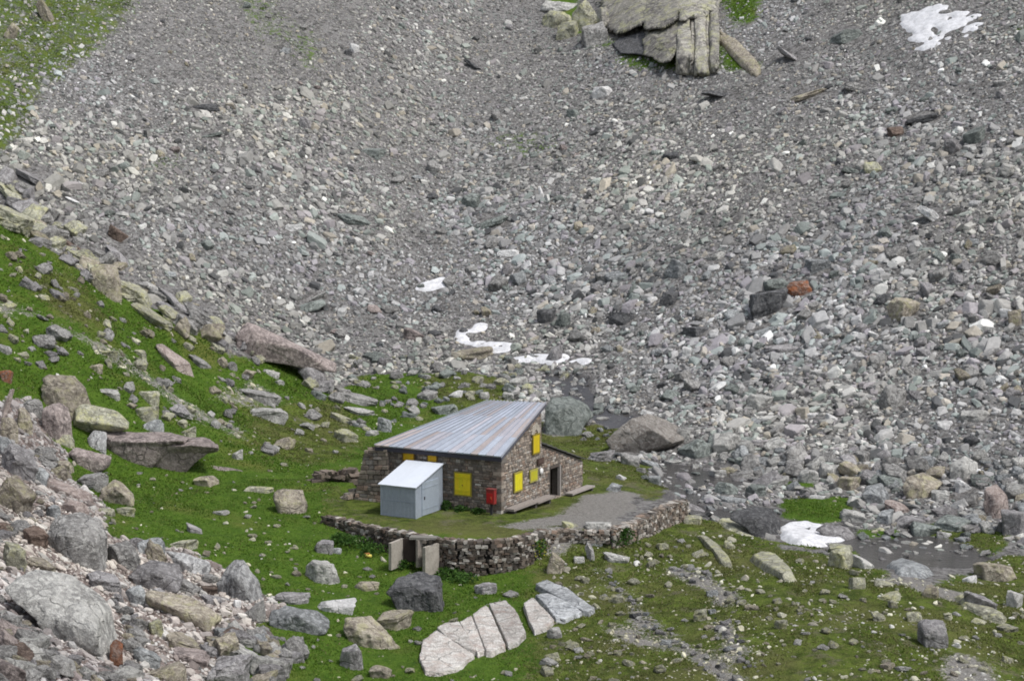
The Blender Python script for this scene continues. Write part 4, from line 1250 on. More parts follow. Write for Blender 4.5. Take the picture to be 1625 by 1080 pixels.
boulder(556, 1042, 40, 42, 'lav', -15, 'rounded grey stone under the cracked tan outcrop')
boulder(603, 1065, 36, 22, 'tan', 0, 'small tan stone at the bottom edge beside the cracked outcrop')
# pale bedrock slabs breaking through the turf
carved([(664, 1046, -0.3), (668, 1024, -0.3), (692, 1008, -0.3), (704, 1020, -0.3), (738, 1040, -0.3), (757, 1046, -0.3), (735, 1064, -0.3), (700, 1077, -0.3), (672, 1074, -0.3), (666.0, 1043.9, 0.19), (669.8, 1023.0, 0.25), (692.6, 1007.8, 0.25), (704.0, 1019.2, 0.25), (736.3, 1038.2, 0.25), (754.3, 1043.9, 0.19), (733.4, 1061.0, 0.19), (700.2, 1073.4, 0.19), (673.6, 1070.5, 0.19)], 'slab', 'rounded pinkish white bedrock slab, lowest of the row in the turf', 'bedrock_outcrop', 6, .022, 90, cat='rock outcrop', lie=True)
carved([(692, 1006, -0.3), (705, 999, -0.3), (728, 996, -0.3), (746, 1022, -0.3), (757, 1043, -0.3), (738, 1037, -0.3), (706, 1018, -0.3), (693.6, 1004.6, 0.3), (706.0, 997.9, 0.3), (727.8, 995.1, 0.3), (744.9, 1019.8, 0.23), (755.4, 1039.7, 0.23), (737.3, 1034.0, 0.23), (706.9, 1016.0, 0.23)], 'slab', 'broken pinkish bedrock piece above the lowest slab of the row', 'bedrock_outcrop', 6, .022, 90, cat='rock outcrop', lie=True)
carved([(728, 995, -0.3), (748, 985, -0.3), (760, 1015, -0.3), (771, 1042, -0.3), (758, 1046, -0.3), (747, 1020, -0.3), (729.2, 994.1, 0.27), (748.2, 984.6, 0.27), (759.6, 1013.1, 0.27), (770.0, 1038.8, 0.2), (757.7, 1042.6, 0.2), (747.2, 1017.9, 0.2)], 'slab', 'narrow pinkish bedrock strip left of the striped white slabs', 'bedrock_outcrop', 6, .022, 90, cat='rock outcrop', lie=True)
carved([(748, 984, -0.3), (772, 969, -0.3), (787, 1000, -0.3), (804, 1035, -0.3), (780, 1046, -0.3), (771, 1044, -0.3), (760, 1012, -0.3), (749.3, 983.4, 0.33), (772.1, 969.2, 0.33), (786.4, 998.6, 0.33), (802.5, 1031.9, 0.25), (779.7, 1042.3, 0.25), (771.2, 1040.4, 0.25), (760.7, 1010.0, 0.33)], 'slab', 'white bedrock slab with cracks, left of two striped slabs', 'bedrock_outcrop', 6, .022, 90, cat='rock outcrop', lie=True)
carved([(774, 967, -0.3), (802, 961, -0.3), (822, 985, -0.3), (836, 1014, -0.3), (822, 1028, -0.3), (806, 1034, -0.3), (789, 1000, -0.3), (775.7, 966.6, 0.33), (802.3, 960.9, 0.33), (821.3, 983.7, 0.33), (834.6, 1011.2, 0.25), (821.3, 1024.5, 0.25), (806.1, 1030.2, 0.25), (789.9, 997.9, 0.25)], 'slab', 'white bedrock slab with rounded right end, right of the cracked white slab', 'bedrock_outcrop', 6, .022, 90, cat='rock outcrop', lie=True)
carved([(830, 966, -0.3), (846, 957, -0.3), (863, 975, -0.3), (881, 992, -0.3), (868, 1003, -0.3), (848, 1011, -0.3), (838, 990, -0.3), (831.2, 964.9, 0.27), (846.4, 956.4, 0.27), (862.5, 973.5, 0.27), (879.6, 989.6, 0.2), (867.3, 1000.1, 0.2), (848.3, 1007.7, 0.2), (838.8, 987.7, 0.2)], 'slab', 'small white bedrock slab between two larger pale slabs', 'bedrock_outcrop', 6, .022, 90, cat='rock outcrop', lie=True)
carved([(847, 952, -0.3), (862, 966, -0.3), (882, 990, -0.3), (896, 992, -0.3), (910, 985, -0.3), (925, 979, -0.3), (900, 962, -0.3), (870, 950, -0.3), (849.0, 951.0, 0.27), (863.2, 964.3, 0.27), (882.2, 987.1, 0.2), (895.5, 989.0, 0.2), (908.8, 982.4, 0.2), (923.1, 976.6, 0.2), (899.3, 960.5, 0.27), (870.8, 949.1, 0.27)], 'blueslab', 'smooth white lower half of the bluish bedrock outcrop', 'bedrock_outcrop', 6, .022, 90, cat='rock outcrop', lie=True)
carved([(846, 936, -0.3), (866, 929, -0.3), (902, 944, -0.3), (944, 974, -0.3), (936, 981, -0.3), (924, 978, -0.3), (900, 960, -0.3), (868, 948, -0.3), (848.6, 935.0, 0.3), (867.6, 928.4, 0.3), (901.8, 942.6, 0.3), (941.7, 971.1, 0.23), (934.1, 977.8, 0.23), (922.7, 974.9, 0.23), (899.9, 957.8, 0.23), (869.5, 946.4, 0.3)], 'blueslab', 'dark streaked bluish bedrock slab, highest of the row in the turf', 'bedrock_outcrop', 6, .022, 90, cat='rock outcrop', lie=True)
boulder(880, 1003, 24, 20, 'grey', 0, 'mossy grey stone under the small white bedrock slab')
# between the walls and on the right slope
boulder(882, 893, 30, 36, 'tan', 10, 'upright tan block below the gap between the terrace walls')
boulder(905, 832, 28, 15, 'lichen', 10, 'flat pale yellowish stone on the terrace rim')
boulder(950, 833, 44, 14, 'pale', 0, 'pale flat stone capping the terrace rim next to the right wall')
boulder(946, 856, 32, 18, 'white', 18, 'white stone below the terrace rim left of the dark green bush')
boulder(980, 882, 46, 20, 'pale', 12, 'pale flat boulder beside the gravel trail under the bush')
boulder(937, 875, 18, 30, 'grey', -20, 'narrow grey stone leaning below the white stone at the rim')
boulder(919, 888, 18, 12, 'pale', 0, 'small pale stone left of the narrow leaning grey stone')
boulder(979, 950, 28, 15, 'lichen', 0, 'pale yellow stone alone in the turf left of the gravel trail')
boulder(1099, 824, 34, 16, 'lichen', 0, 'pale square stone at the right end of the shorter wall')
carved([(1130, 826, -0.15), (1150, 824, -0.15), (1186, 832, -0.15), (1206, 846, -0.15), (1196, 851, -0.15), (1150, 840, -0.15), (1142, 829, 0.25), (1156, 828, 0.25), (1181, 833, 0.25), (1195, 843, 0.25), (1188, 847, 0.25), (1156, 839, 0.25)], 'lichen', 'long pale lichen slab along the turf edge above the stream', level=5, rough_=.04, lie=True)
carved([(1155, 822, .4), (1162, 812, .9), (1195, 801, 2), (1225, 806, 2.4), (1240, 828, 1.6), (1235, 848, .5), (1210, 852, 0), (1180, 838, 0), (1200, 820, .3), (1215, 812, 3.2), (1235, 835, 3)], 'dark', 'dark wet grey rounded slab on the stream bank', level=5, rough_=.035)
carved([(1100, 848, -0.15), (1112, 846, -0.15), (1142, 866, -0.15), (1162, 890, -0.15), (1168, 908, -0.15), (1156, 906, -0.15), (1132, 880, -0.15), (1112, 858, -0.15), (1111, 856, 0.22), (1119, 855, 0.22), (1140, 869, 0.22), (1154, 886, 0.22), (1158, 898, 0.22), (1150, 897, 0.22), (1133, 879, 0.22), (1119, 863, 0.22)], 'lichen', 'thin curved pale rib of rock in the right turf', level=5, rough_=.04, lie=True)
carved([(1185, 886, -0.15), (1200, 877, -0.15), (1232, 883, -0.15), (1257, 905, -0.15), (1270, 926, -0.15), (1248, 928, -0.15), (1220, 905, -0.15), (1195, 897, -0.15), (1197, 890, 0.35), (1208, 884, 0.35), (1230, 888, 0.35), (1248, 904, 0.35), (1257, 918, 0.35), (1241, 920, 0.35), (1222, 904, 0.35), (1204, 898, 0.35)], 'lichen', 'pale tan outcrop sloping right on the right turf', level=5, rough_=.04, lie=True)
boulder(1335, 885, 42, 36, 'lichen', 0, 'lichen yellow block below the snow patch by the stream', rough_=.04)
boulder(1336, 868, 40, 14, 'lichen', 0, 'flat yellow topped stone on the lichen yellow block')
boulder(1372, 890, 40, 26, 'pale', 25, 'pale leaning stones right of the lichen yellow block')
carved([(1396, 900, -0.15), (1425, 889, -0.15), (1456, 897, -0.15), (1484, 912, -0.15), (1470, 919, -0.15), (1425, 915, -0.15), (1410, 902, 0.35), (1430, 894, 0.35), (1452, 900, 0.35), (1472, 910, 0.35), (1462, 915, 0.35), (1430, 912, 0.35)], 'blue', 'smooth pale grey slab at the near bank of the stream', level=5, rough_=.04, lie=True)
boulder(1361, 924, 26, 22, 'lichen', 0, 'round pale stone over a dark hollow in the right turf')
boulder(1405, 925, 34, 14, 'lichen', 5, 'flat pale stone in the clump of lichen stones on the right turf')
boulder(1412, 945, 40, 18, 'lichen', -8, 'long yellowish stone in the clump of lichen stones on the right turf')
boulder(1418, 958, 16, 14, 'lichen', 20, 'small yellowish stone at the lower end of the lichen clump')
boulder(1478, 938, 30, 24, 'tan', 0, 'tan lichen stone left of the long pale rib at far right')
boulder(1482, 1005, 46, 50, 'lav', -5, 'upright purple grey boulder on the lower right turf', blocky=.5)
carved([(1508, 945, -0.15), (1520, 940, -0.15), (1556, 963, -0.15), (1606, 985, -0.15), (1600, 994, -0.15), (1558, 982, -0.15), (1522, 962, -0.15), (1521, 952, 0.25), (1530, 948, 0.25), (1555, 964, 0.25), (1590, 980, 0.25), (1586, 986, 0.25), (1556, 978, 0.25), (1531, 964, 0.25)], 'lichen', 'long pale rib of lichen rock running down the far right turf', level=5, rough_=.04, lie=True)
boulder(1560, 950, 60, 36, 'lav', 15, 'purple grey slab above the long pale rib at far right')
boulder(1583, 905, 70, 36, 'tan', 8, 'pinkish tan outcrop at the right edge beyond the stream')
boulder(1613, 950, 30, 30, 'pale', 20, 'pale rounded stone at the right picture edge above the turf')
boulder(1540, 918, 24, 14, 'white', -10, 'white stone left of the pinkish tan outcrop at the right edge')
boulder(1505, 978, 16, 14, 'lichen', 0, 'small pale round stone above the upright purple boulder')
boulder(1555, 985, 28, 12, 'lichen', 5, 'flat pale stone below the long pale rib at far right')
boulder(1600, 996, 36, 14, 'lichen', 4, 'flat yellowish stone at the right edge below the pale rib')
boulder(1452, 978, 26, 18, 'lichen', 0, 'pale yellow stone left of the upright purple boulder')
boulder(1112, 975, 24, 22, 'lichen', 0, 'pale tan stone beside the gravel trail on the right turf')
boulder(1240, 990, 22, 18, 'lichen', 0, 'pale stone alone in the middle of the right turf')
# the bouldery bank beyond the stream
carved([(1366, 785, .3), (1376, 770, .7), (1400, 766, 1.1), (1412, 785, .8), (1408, 796, .1), (1380, 800, 0), (1385, 782, -.1), (1395, 774, 1.9), (1408, 788, 1.9)], 'blue', 'bright bluish white boulder beside the stream', level=5, rough_=.04)
carved([(1432, 775, .3), (1438, 756, .8), (1465, 748, 1.2), (1498, 765, 1.2), (1490, 772, .5), (1470, 790, 0), (1440, 790, 0), (1452, 768, -.1), (1470, 755, 2.4), (1490, 770, 2.2)], 'tan', 'large tan boulder with sloping pale top on the far stream bank', level=5, rough_=.06)
carved([(1505, 755, .3), (1508, 735, .8), (1530, 722, 1.3), (1552, 733, 1.2), (1552, 750, .6), (1535, 760, 0), (1515, 760, 0), (1528, 740, -.1), (1535, 730, 2.2), (1550, 745, 2)], 'pale', 'rounded pale boulder on the upper far bank at right', level=5, rough_=.03)
carved([(1560, 800, .3), (1563, 775, .7), (1580, 765, 1.1), (1598, 785, 1.0), (1604, 808, .5), (1590, 822, 0), (1570, 818, 0), (1580, 790, -.2), (1588, 780, 2), (1600, 805, 2)], 'rose', 'tall pinkish boulder on the far bank near the right edge', level=5, rough_=.04)
boulder(1425, 804, 40, 26, 'rose', 12, 'rounded pinkish stone below the bright bluish white boulder')
boulder(1405, 819, 30, 26, 'blue', -20, 'bluish grey stone standing at the water left of the pinkish one')
boulder(1355, 817, 42, 24, 'pale', 10, 'pale mottled boulder at the right end of the green islet')
boulder(1612, 828, 44, 44, 'lav', 0, 'purple grey boulder cut by the right picture edge')
boulder(1348, 766, 44, 26, 'tan', -5, 'tan flat boulder left of the bright bluish white boulder')
boulder(1282, 755, 36, 24, 'pale', -15, 'pale pointed boulder on the far bank above the green islet')
boulder(1233, 762, 44, 18, 'pale', -14, 'long pale stone slanting up right on the far bank')
boulder(1200, 777, 34, 22, 'green', 0, 'squarish greenish boulder at the stream behind the dark wet slab')
boulder(1153, 773, 40, 24, 'green', 0, 'pale greenish boulder at the left of the stream bank')
boulder(1160, 791, 52, 14, 'blue', 6, 'flat bluish slab in the stream under the greenish boulders')
boulder(1472, 838, 48, 26, 'green', 8, 'blue green pyramid shaped boulder in the stream bed')
boulder(1530, 770, 26, 22, 'white', 20, 'white leaning stone among the boulders of the far bank')
boulder(1495, 785, 32, 20, 'pale', 5, 'pale block right below the large tan boulder on the far bank')
boulder(1535, 790, 40, 30, 'grey', -30, 'grey leaning slab left of the tall pinkish boulder')
boulder(1500, 810, 44, 20, 'lav', 0, 'low grey boulder between the stream and the tall pinkish boulder')
boulder(1500, 848, 26, 14, 'pale', 6, 'pale stone standing in the stream at far right')
boulder(1297, 788, 30, 8, 'white', 0, 'flat whitish stone on the upper edge of the green islet')
boulder(1105, 710, 56, 36, 'green', -10, 'grey green boulder at the right of the undercut of the big boulder')
boulder(1085, 690, 24, 26, 'pale', 10, 'pale stone leaning on the right end of the big boulder')
boulder(1068, 733, 30, 9, 'pale', 0, 'flat pale slab lying in the stream below the big boulder')
boulder(955, 722, 44, 22, 'lav', -6, 'grey boulder between the hut annex and the big boulder', rough_=.08)
boulder(1000, 728, 30, 22, 'grey', 10, 'mottled grey boulder below the left end of the big boulder')
boulder(1032, 733, 30, 14, 'blue', 14, 'pale bluish slab tilted right below the big boulder')
boulder(986, 757, 18, 11, 'white', 10, 'white stone on the green patch right of the hut')
boulder(975, 772, 28, 16, 'blue', 0, 'bluish flat stone at the gravel yard edge right of the hut')
boulder(1040, 761, 22, 16, 'blue', 0, 'squarish bluish stone on the green bank right of the hut')
boulder(1095, 803, 50, 22, 'lav', 10, 'purple grey boulder behind the right end of the shorter wall')
boulder(1140, 752, 28, 18, 'pale', 0, 'pale boulder in the stream above the greenish boulders')
# around and behind the hut
boulder(565, 628, 70, 26, 'grey', 18, 'grey flat boulder at the scree foot left behind the hut')
boulder(570, 650, 50, 18, 'pale', 10, 'pale stone cluster on the grass left behind the hut')
boulder(722, 624, 26, 14, 'white', -15, 'whitish stone on the grass behind the hut roof')
boulder(768, 627, 18, 14, 'pale', 0, 'small pale stone above the middle of the hut roof')
boulder(705, 648, 44, 20, 'green', -5, 'greenish boulder peeping over the left part of the hut roof')
boulder(610, 673, 24, 26, 'blue', 20, 'bluish upright stone above the left end of the hut roof')
boulder(548, 690, 40, 24, 'lichen', 10, 'pale stones in the grass left of the hut')
boulder(540, 660, 34, 20, 'lichen', 15, 'pale stone left of the hut at the scree foot')
boulder(416, 655, 80, 20, 'pale', -3, 'long pale tan slab at the end of the footpath', rough_=.05)
boulder(400, 620, 90, 24, 'grey', 22, 'broken grey outcrop strip above the end of the footpath', rough_=.09)
boulder(505, 625, 30, 16, 'green', 8, 'greenish stone under the upright grey block')
boulder(376, 720, 18, 18, 'pale', -30, 'small upright pale stone in the grass right of the slab pile')
# stones on the green left slope
for (u, v, w, h, mt, rl, lb) in (
        (168, 559, 40, 10, 'lichen', 0, 'long flat pale stone below the footpath on the green slope'),
        (217, 558, 30, 9, 'lichen', 3, 'flat pale stone right of the long flat one on the green slope'),
        (213, 538, 20, 12, 'lichen', 15, 'small pale stone just above the two flat ones on the slope'),
        (150, 582, 26, 14, 'tan', -8, 'tan stone below the long flat pale stone on the slope'),
        (172, 575, 14, 16, 'lichen', -30, 'small upright pale stone beside the tan one on the slope'),
        (230, 655, 42, 28, 'lichen', -10, 'pale yellowish boulder right of the lichen covered long boulder'),
        (240, 673, 40, 24, 'blue', -10, 'light grey split stone just above the slab pile'),
        (235, 628, 34, 22, 'lichen', -6, 'pale topped stone with grey face beside the footpath'),
        (287, 671, 20, 14, 'lichen', 0, 'small round pale stone right of the light grey split stone'),
        (170, 620, 40, 14, 'pale', 8, 'low pale stone right of the flat topped tan boulder'),
        (297, 684, 26, 18, 'lichen', -20, 'pale pointed stone at the right rear of the slab pile'),
        (67, 470, 22, 10, 'lichen', 6, 'pale stone on the slope above the footpath'),
        (30, 427, 12, 12, 'lichen', 0, 'small round pale stone high on the green slope'),
        (113, 456, 20, 8, 'lichen', 20, 'thin pale stone high on the slope near the rim rocks'),
        (138, 498, 12, 14, 'tan', -20, 'little brownish upright stone above the footpath bend'),
        (297, 548, 20, 14, 'lichen', 15, 'pale stone above the narrow rose coloured slab'),
        (315, 570, 36, 24, 'grey', 25, 'mossy grey stone right of the narrow rose slab'),
        (365, 580, 22, 16, 'grey', 0, 'dull stone left below the long pink slab'),
        (430, 590, 26, 14, 'pale', 15, 'pale flat stone below the long pink slab'),
        (442, 606, 18, 10, 'pale', 0, 'small pale stone under the pale flat one below the pink slab'),
        (40, 525, 12, 9, 'lichen', 0, 'tiny pale stone under the left part of the footpath'),
        (5, 552, 24, 16, 'grey', 10, 'grey stone at the left edge below the footpath')):
    boulder(u, v, w, h, mt, rl, lb)
# rocks along the rim of the left slope
for (u, v, w, h, mt, rl, lb) in (
        (22, 300, 74, 44, 'lichen', 20, 'yellowish rim rock highest at the left picture edge'),
        (10, 338, 70, 48, 'lichen', 15, 'yellowish tan rim rock second from the top at the left edge'),
        (66, 356, 96, 46, 'lichen', 22, 'long yellowish rim rock above the green slope'),
        (113, 382, 50, 26, 'brown', 30, 'brown shaded rim rock with pale top'),
        (140, 404, 70, 34, 'lichen', 25, 'pale rim rock just above the square brown block'),
        (206, 456, 60, 44, 'lichen', 20, 'pale yellow rim rock right of the square brown block'),
        (238, 494, 66, 40, 'lichen', 28, 'low pale rim rock halfway down the slope edge'),
        (278, 470, 60, 44, 'lav', 38, 'lavender rim slab sloping right'),
        (318, 492, 60, 40, 'grey', 22, 'greenish grey rim boulder above the long pink slab'),
        (287, 517, 28, 34, 'tan', -10, 'brownish upright stone under the rim slabs'),
        (345, 518, 50, 30, 'grey', 28, 'grey rim rock touching the left end of the long pink slab'),
        (190, 400, 56, 34, 'lav', 35, 'lavender slab lying just beyond the rim rocks'),
        (185, 368, 34, 30, 'brown', 20, 'brown shaded rock beyond the rim'),
        (55, 276, 64, 34, 'lav', 24, 'smooth lavender slab tilted right at the upper left of the scree'),
        (245, 455, 40, 26, 'pale', 20, 'pale stone behind the pale yellow rim rock')):
    boulder(u, v, w, h, mt, rl, lb, deep_=.9, bury=.5)
carved([(140, 442, .3), (142, 425, .6), (160, 418, 1.0), (185, 420, 1.2), (192, 445, .9), (192, 470, .3), (175, 476, 0), (155, 460, 0), (165, 435, -.1), (180, 440, .0), (175, 425, 2.2), (190, 455, 2.2)], 'tan', 'square brown block with pale top on the rim of the slope', level=5)
# the scree: the stones that stand out
for (u, v, w, h, mt, rl, lb) in (
        (72, 14, 30, 40, 'tan', 55, 'long tan slab on the green at the upper left corner'),
        (16, 48, 26, 30, 'tan', 40, 'tan rock in the grass at the upper left picture edge'),
        (323, 168, 54, 14, 'dark', 0, 'dark flat ledge stone in the upper left scree'),
        (333, 212, 40, 14, 'green', -14, 'pale greenish slab below the dark flat ledge'),
        (127, 292, 12, 12, 'white', 20, 'small white stone beside the lavender slab at upper left'),
        (113, 315, 24, 12, 'white', 20, 'white flat stone below the lavender slab at upper left'),
        (441, 190, 14, 9, 'white', -10, 'white chip in the upper left scree'),
        (465, 360, 32, 16, 'white', 0, 'flat white block in the scree above the long pink slab'),
        (562, 76, 16, 18, 'white', 0, 'bright white block near the top of the scree left of centre'),
        (552, 83, 14, 12, 'dark', 0, 'dark stone beside the bright white block near the top'),
        (753, 100, 36, 22, 'dark', 20, 'dark slaty stones in the upper middle scree'),
        (956, 145, 34, 24, 'white', 0, 'white block with shaded left face below the crag'),
        (860, 304, 12, 20, 'white', -25, 'small upright white stone in the middle of the scree'),
        (1032, 334, 18, 11, 'white', 0, 'white stone in the scree above the middle right'),
        (783, 348, 56, 26, 'green', -12, 'broad pale greenish slab in the middle scree'),
        (747, 317, 30, 28, 'green', 0, 'greenish block above the broad pale greenish slab'),
        (1067, 245, 30, 16, 'dark', 0, 'dark stone in the upper scree right of centre'),
        (1345, 53, 72, 30, 'green', -6, 'large greenish slab left of the big snow patch'),
        (1260, 82, 54, 32, 'lav', 28, 'slaty slab sloping right in the upper right scree'),
        (1282, 146, 62, 24, 'tan', -18, 'long brownish slab in the upper right scree'),
        (1145, 148, 62, 16, 'dark', 12, 'long dark slab below the right side of the crag'),
        (1360, 134, 42, 18, 'grey', 5, 'grey flat slab under the large greenish slab'),
        (1468, 183, 62, 22, 'dark', -10, 'dark sharp slab in the upper right scree'),
        (1424, 207, 32, 20, 'brown', 0, 'reddish dark stone below the dark sharp slab'),
        (1550, 212, 40, 34, 'green', -10, 'greenish boulder over a black hollow at upper right'),
        (1515, 231, 32, 26, 'lav', 0, 'rounded purple grey stone left of the greenish boulder at upper right'),
        (1388, 264, 34, 22, 'lichen', 0, 'tan topped stone with dark face at right'),
        (1350, 268, 30, 16, 'green', 10, 'grey stone left of the tan topped stone at right'),
        (1478, 338, 42, 32, 'white', 20, 'bright whitish boulder in the right scree'),
        (1551, 321, 28, 12, 'white', 0, 'flat white stone right of the bright whitish boulder'),
        (1206, 205, 30, 11, 'pale', 5, 'pale flat stone in the upper right middle scree'),
        (1412, 151, 14, 11, 'white', 0, 'small white stone above the dark sharp slab'),
        (1137, 404, 34, 18, 'pale', -10, 'pale flat boulder above the orange stone'),
        (1212, 418, 26, 7, 'white', 0, 'thin white slab above the orange stone'),
        (1270, 455, 40, 28, 'orange', 0, 'orange brown boulder, the only one in the grey scree'),
        (1221, 477, 60, 50, 'dark', -10, 'dark greenish boulder left of the orange one'),
        (1233, 449, 44, 22, 'green', -5, 'greenish boulder between the dark and the orange boulder'),
        (1437, 488, 52, 40, 'tan', -5, 'tan pale topped boulder in the right scree'),
        (1422, 400, 40, 26, 'grey', 0, 'grey rounded boulder in the right scree above the tan one'),
        (1457, 404, 30, 20, 'pale', -15, 'pale angular stone beside the grey rounded boulder at right'),
        (1298, 420, 44, 26, 'blue', -5, 'bluish grey boulder right of the thin white slab'),
        (1392, 431, 28, 18, 'white', -10, 'white stone left of the grey rounded boulder at right'),
        (1600, 496, 26, 18, 'white', 0, 'white stone near the right picture edge'),
        (1387, 530, 20, 14, 'white', 15, 'small white stone below the tan pale topped boulder'),
        (1241, 550, 58, 18, 'lav', -6, 'flat lavender white slab in the lower right scree'),
        (1090, 559, 16, 20, 'white', 0, 'upright white stone in the lower middle scree'),
        (1418, 628, 44, 40, 'grey', 0, 'square grey block in the lower right scree'),
        (1207, 635, 46, 28, 'pale', 0, 'boulder with whitish flat top in the lower middle scree'),
        (1288, 658, 36, 11, 'white', 0, 'thin white slab in the lower scree'),
        (1323, 661, 24, 16, 'white', 20, 'white pointed stone right of the thin white slab in the lower scree'),
        (1499, 673, 28, 18, 'white', 0, 'bright white cube in the lower right scree'),
        (1549, 658, 52, 22, 'pale', 0, 'pale flat slab in the lower right scree'),
        (1612, 503, 26, 30, 'tan', 0, 'tan boulder cut by the right picture edge in the scree'),
        (1149, 684, 22, 14, 'white', 30, 'white tilted stone above the stream bank'),
        (1212, 522, 44, 20, 'blue', -15, 'bluish slab below the dark greenish boulder'),
        (1105, 524, 44, 20, 'dark', 0, 'dark grey flat boulder in the middle right scree'),
        (808, 400, 40, 17, 'white', 0, 'flat bright white block in the middle scree'),
        (867, 500, 32, 26, 'dark', 0, 'dark boulder left of a greenish one in the lower middle scree'),
        (893, 507, 26, 26, 'green', 0, 'greenish boulder right of the dark one in the lower middle scree'),
        (988, 503, 44, 26, 'dark', 5, 'dark rounded boulder in the lower middle scree'),
        (1062, 473, 32, 26, 'dark', 0, 'nearly black boulder in the middle scree'),
        (1036, 474, 20, 11, 'white', 0, 'white stone left of the nearly black boulder'),
        (754, 558, 58, 24, 'tan', -6, 'tan rock among the snow remains above the hut'),
        (655, 528, 36, 24, 'pink', 5, 'pinkish rounded boulder at the scree foot above the hut'),
        (1075, 424, 42, 36, 'blue', 10, 'bluish green boulder in the middle scree'),
        (823, 440, 32, 26, 'blue', 0, 'bluish boulder left of centre in the middle scree'),
        (492, 483, 50, 24, 'green', -8, 'pale greenish boulder with dark hollow above the pink slab'),
        (500, 468, 36, 18, 'pale', -20, 'pale stone just above the greenish boulder with the hollow'),
        (560, 345, 60, 24, 'green', 8, 'flat dark greenish stone left in the middle scree'),
        (590, 240, 44, 20, 'green', 0, 'grey green flat stone in the upper left middle scree'),
        (1590, 130, 30, 14, 'grey', 0, 'grey stone near the upper right corner'),
        (880, 560, 26, 30, 'lav', -10, 'upright grey boulder above the long snow remains')):
    boulder(u, v, w, h, mt, rl, lb, bury=.35, rough_=.06)

# ------------------------------------------------------------------ the crag at the top
cg = bpy.data.objects.new('rock_crag', None); COL.objects.link(cg)
cb = hit(1060, 112); cg.location = tuple(cb)
tag(cg, 'lichen stained rock crag with vertical cracks at the top of the scree', 'crag')
DC = float(cb @ FW)


def proud(pts):
    """corner points given by how far they stand out of the slope"""
    return [(u, v, float(hit(u, v) @ FW) - DC - p) for u, v, p in pts]


CR = [([(958, 54, .8), (950, -40, .8), (1020, -60, 3), (1034, 0, 4), (1031, 38, 4.5), (975, 60, 2), (1000, 10, 3.2), (1016, 42, 4.4), (968, 20, 1.6), (1000, 30, -2), (1000, -40, -2)], 'crag'),
      ([(1016, -50, 3.5), (1077, -60, 4.5), (1078, 30, 5.2), (1050, 46, 4.6), (1021, 50, 4.2), (1018, 0, 3.6), (1050, 10, 5.2), (1050, 0, -2), (1050, 38, -1)], 'crag'),
      ([(978, 60, .9), (1032, 48, 1.5), (1032, 90, 1.6), (985, 84, .7), (972, 70, .5), (1000, 72, 1.0), (1010, 60, -2), (1010, 80, -1)], 'dark'),  # block in dark rock colour paints the shade below the overhang
      ([(1022, 50, 2.4), (1077, 33, 3.6), (1082, 70, 3.7), (1064, 99, 3.0), (1040, 97, 2.2), (1020, 87, 1.6), (1050, 62, 4.1), (1050, 60, -1), (1050, 85, -.5)], 'crag'),
      ([(1072, -60, 5), (1140, -60, 3.4), (1138, 10, 3.0), (1118, 26, 3.6), (1078, 36, 5.0), (1073, 16, 5.2), (1096, 0, 5.7), (1104, 24, 4.8), (1100, 0, -2), (1100, 20, -1)], 'crag')]
x = 1074
for k, (w_, b_) in enumerate(((21, 106), (8, 112), (16, 108), (7, 114), (13, 110))):
    q_ = (.5, -.5, .3, -.6, .0)[k] - .2 * k; j_ = random.uniform(-3, 3)
    CR.append(([(x, -30, 4.3 + q_), (x + w_, -30, 4.2 + q_), (x + w_ + 1 + j_, 52, 4.0 + q_), (x + w_ + 2, b_ - 22, 3.2 + q_ * .8), (x + w_ + 2, b_ + 9, -.2), (x - 1, b_ + 8, -.2), (x, b_ - 18, 3.2 + q_ * .8), (x + w_ * .5, b_ + 4, 1.0), (x, 60, 3.9 + q_), (x + w_ * .3, 66 + j_ * 4, 4.4 + q_), (x + w_ * .7, 86 + j_, 3.3 + q_), (x + 2, 70, -1), (x + w_, 40, -1)], 'crag'))
    x += w_
CR = [(proud(p), m_) for p, m_ in CR]
for pts, mt in CR:
    o = carved(pts, mt, None, 'rock_face', 6, .085, Dbase=DC, k=30, cat=None)
    o.parent = cg; o.location = Vector(o.location) - cg.location
for (u, v, w, h, mt, rl, lb) in (
        (928, 22, 46, 52, 'lichen', 15, 'yellow lichened block left of the crag'),
        (888, 6, 64, 26, 'pale', 0, 'pale blocks at the top picture edge left of the crag'),
        (884, 27, 50, 34, 'lichen', 0, 'rounded tan block below the pale blocks left of the crag'),
        (904, 44, 44, 34, 'lichen', 0, 'tan block lowest of those left of the crag'),
        (946, 50, 46, 44, 'grey', -10, 'grey block under the yellow lichened one by the crag'),
        (958, 30, 22, 40, 'crag', -10, 'narrow block leaning on the left side of the crag')):
    boulder(u, v, w, h, mt, rl, lb, deep_=.9, bury=.4)
carved([(1126, 55, -0.15), (1138, 45, -0.15), (1166, 62, -0.15), (1198, 92, -0.15), (1213, 112, -0.15), (1208, 129, -0.15), (1194, 124, -0.15), (1176, 102, -0.15), (1148, 77, -0.15), (1140, 65, 0.5), (1149, 58, 0.5), (1168, 70, 0.5), (1191, 91, 0.5), (1201, 105, 0.5), (1198, 117, 0.5), (1188, 113, 0.5), (1175, 98, 0.5), (1156, 80, 0.5)], 'tan', 'long smooth tan slab sloping right beside the crag', level=5, rough_=.04, lie=True)


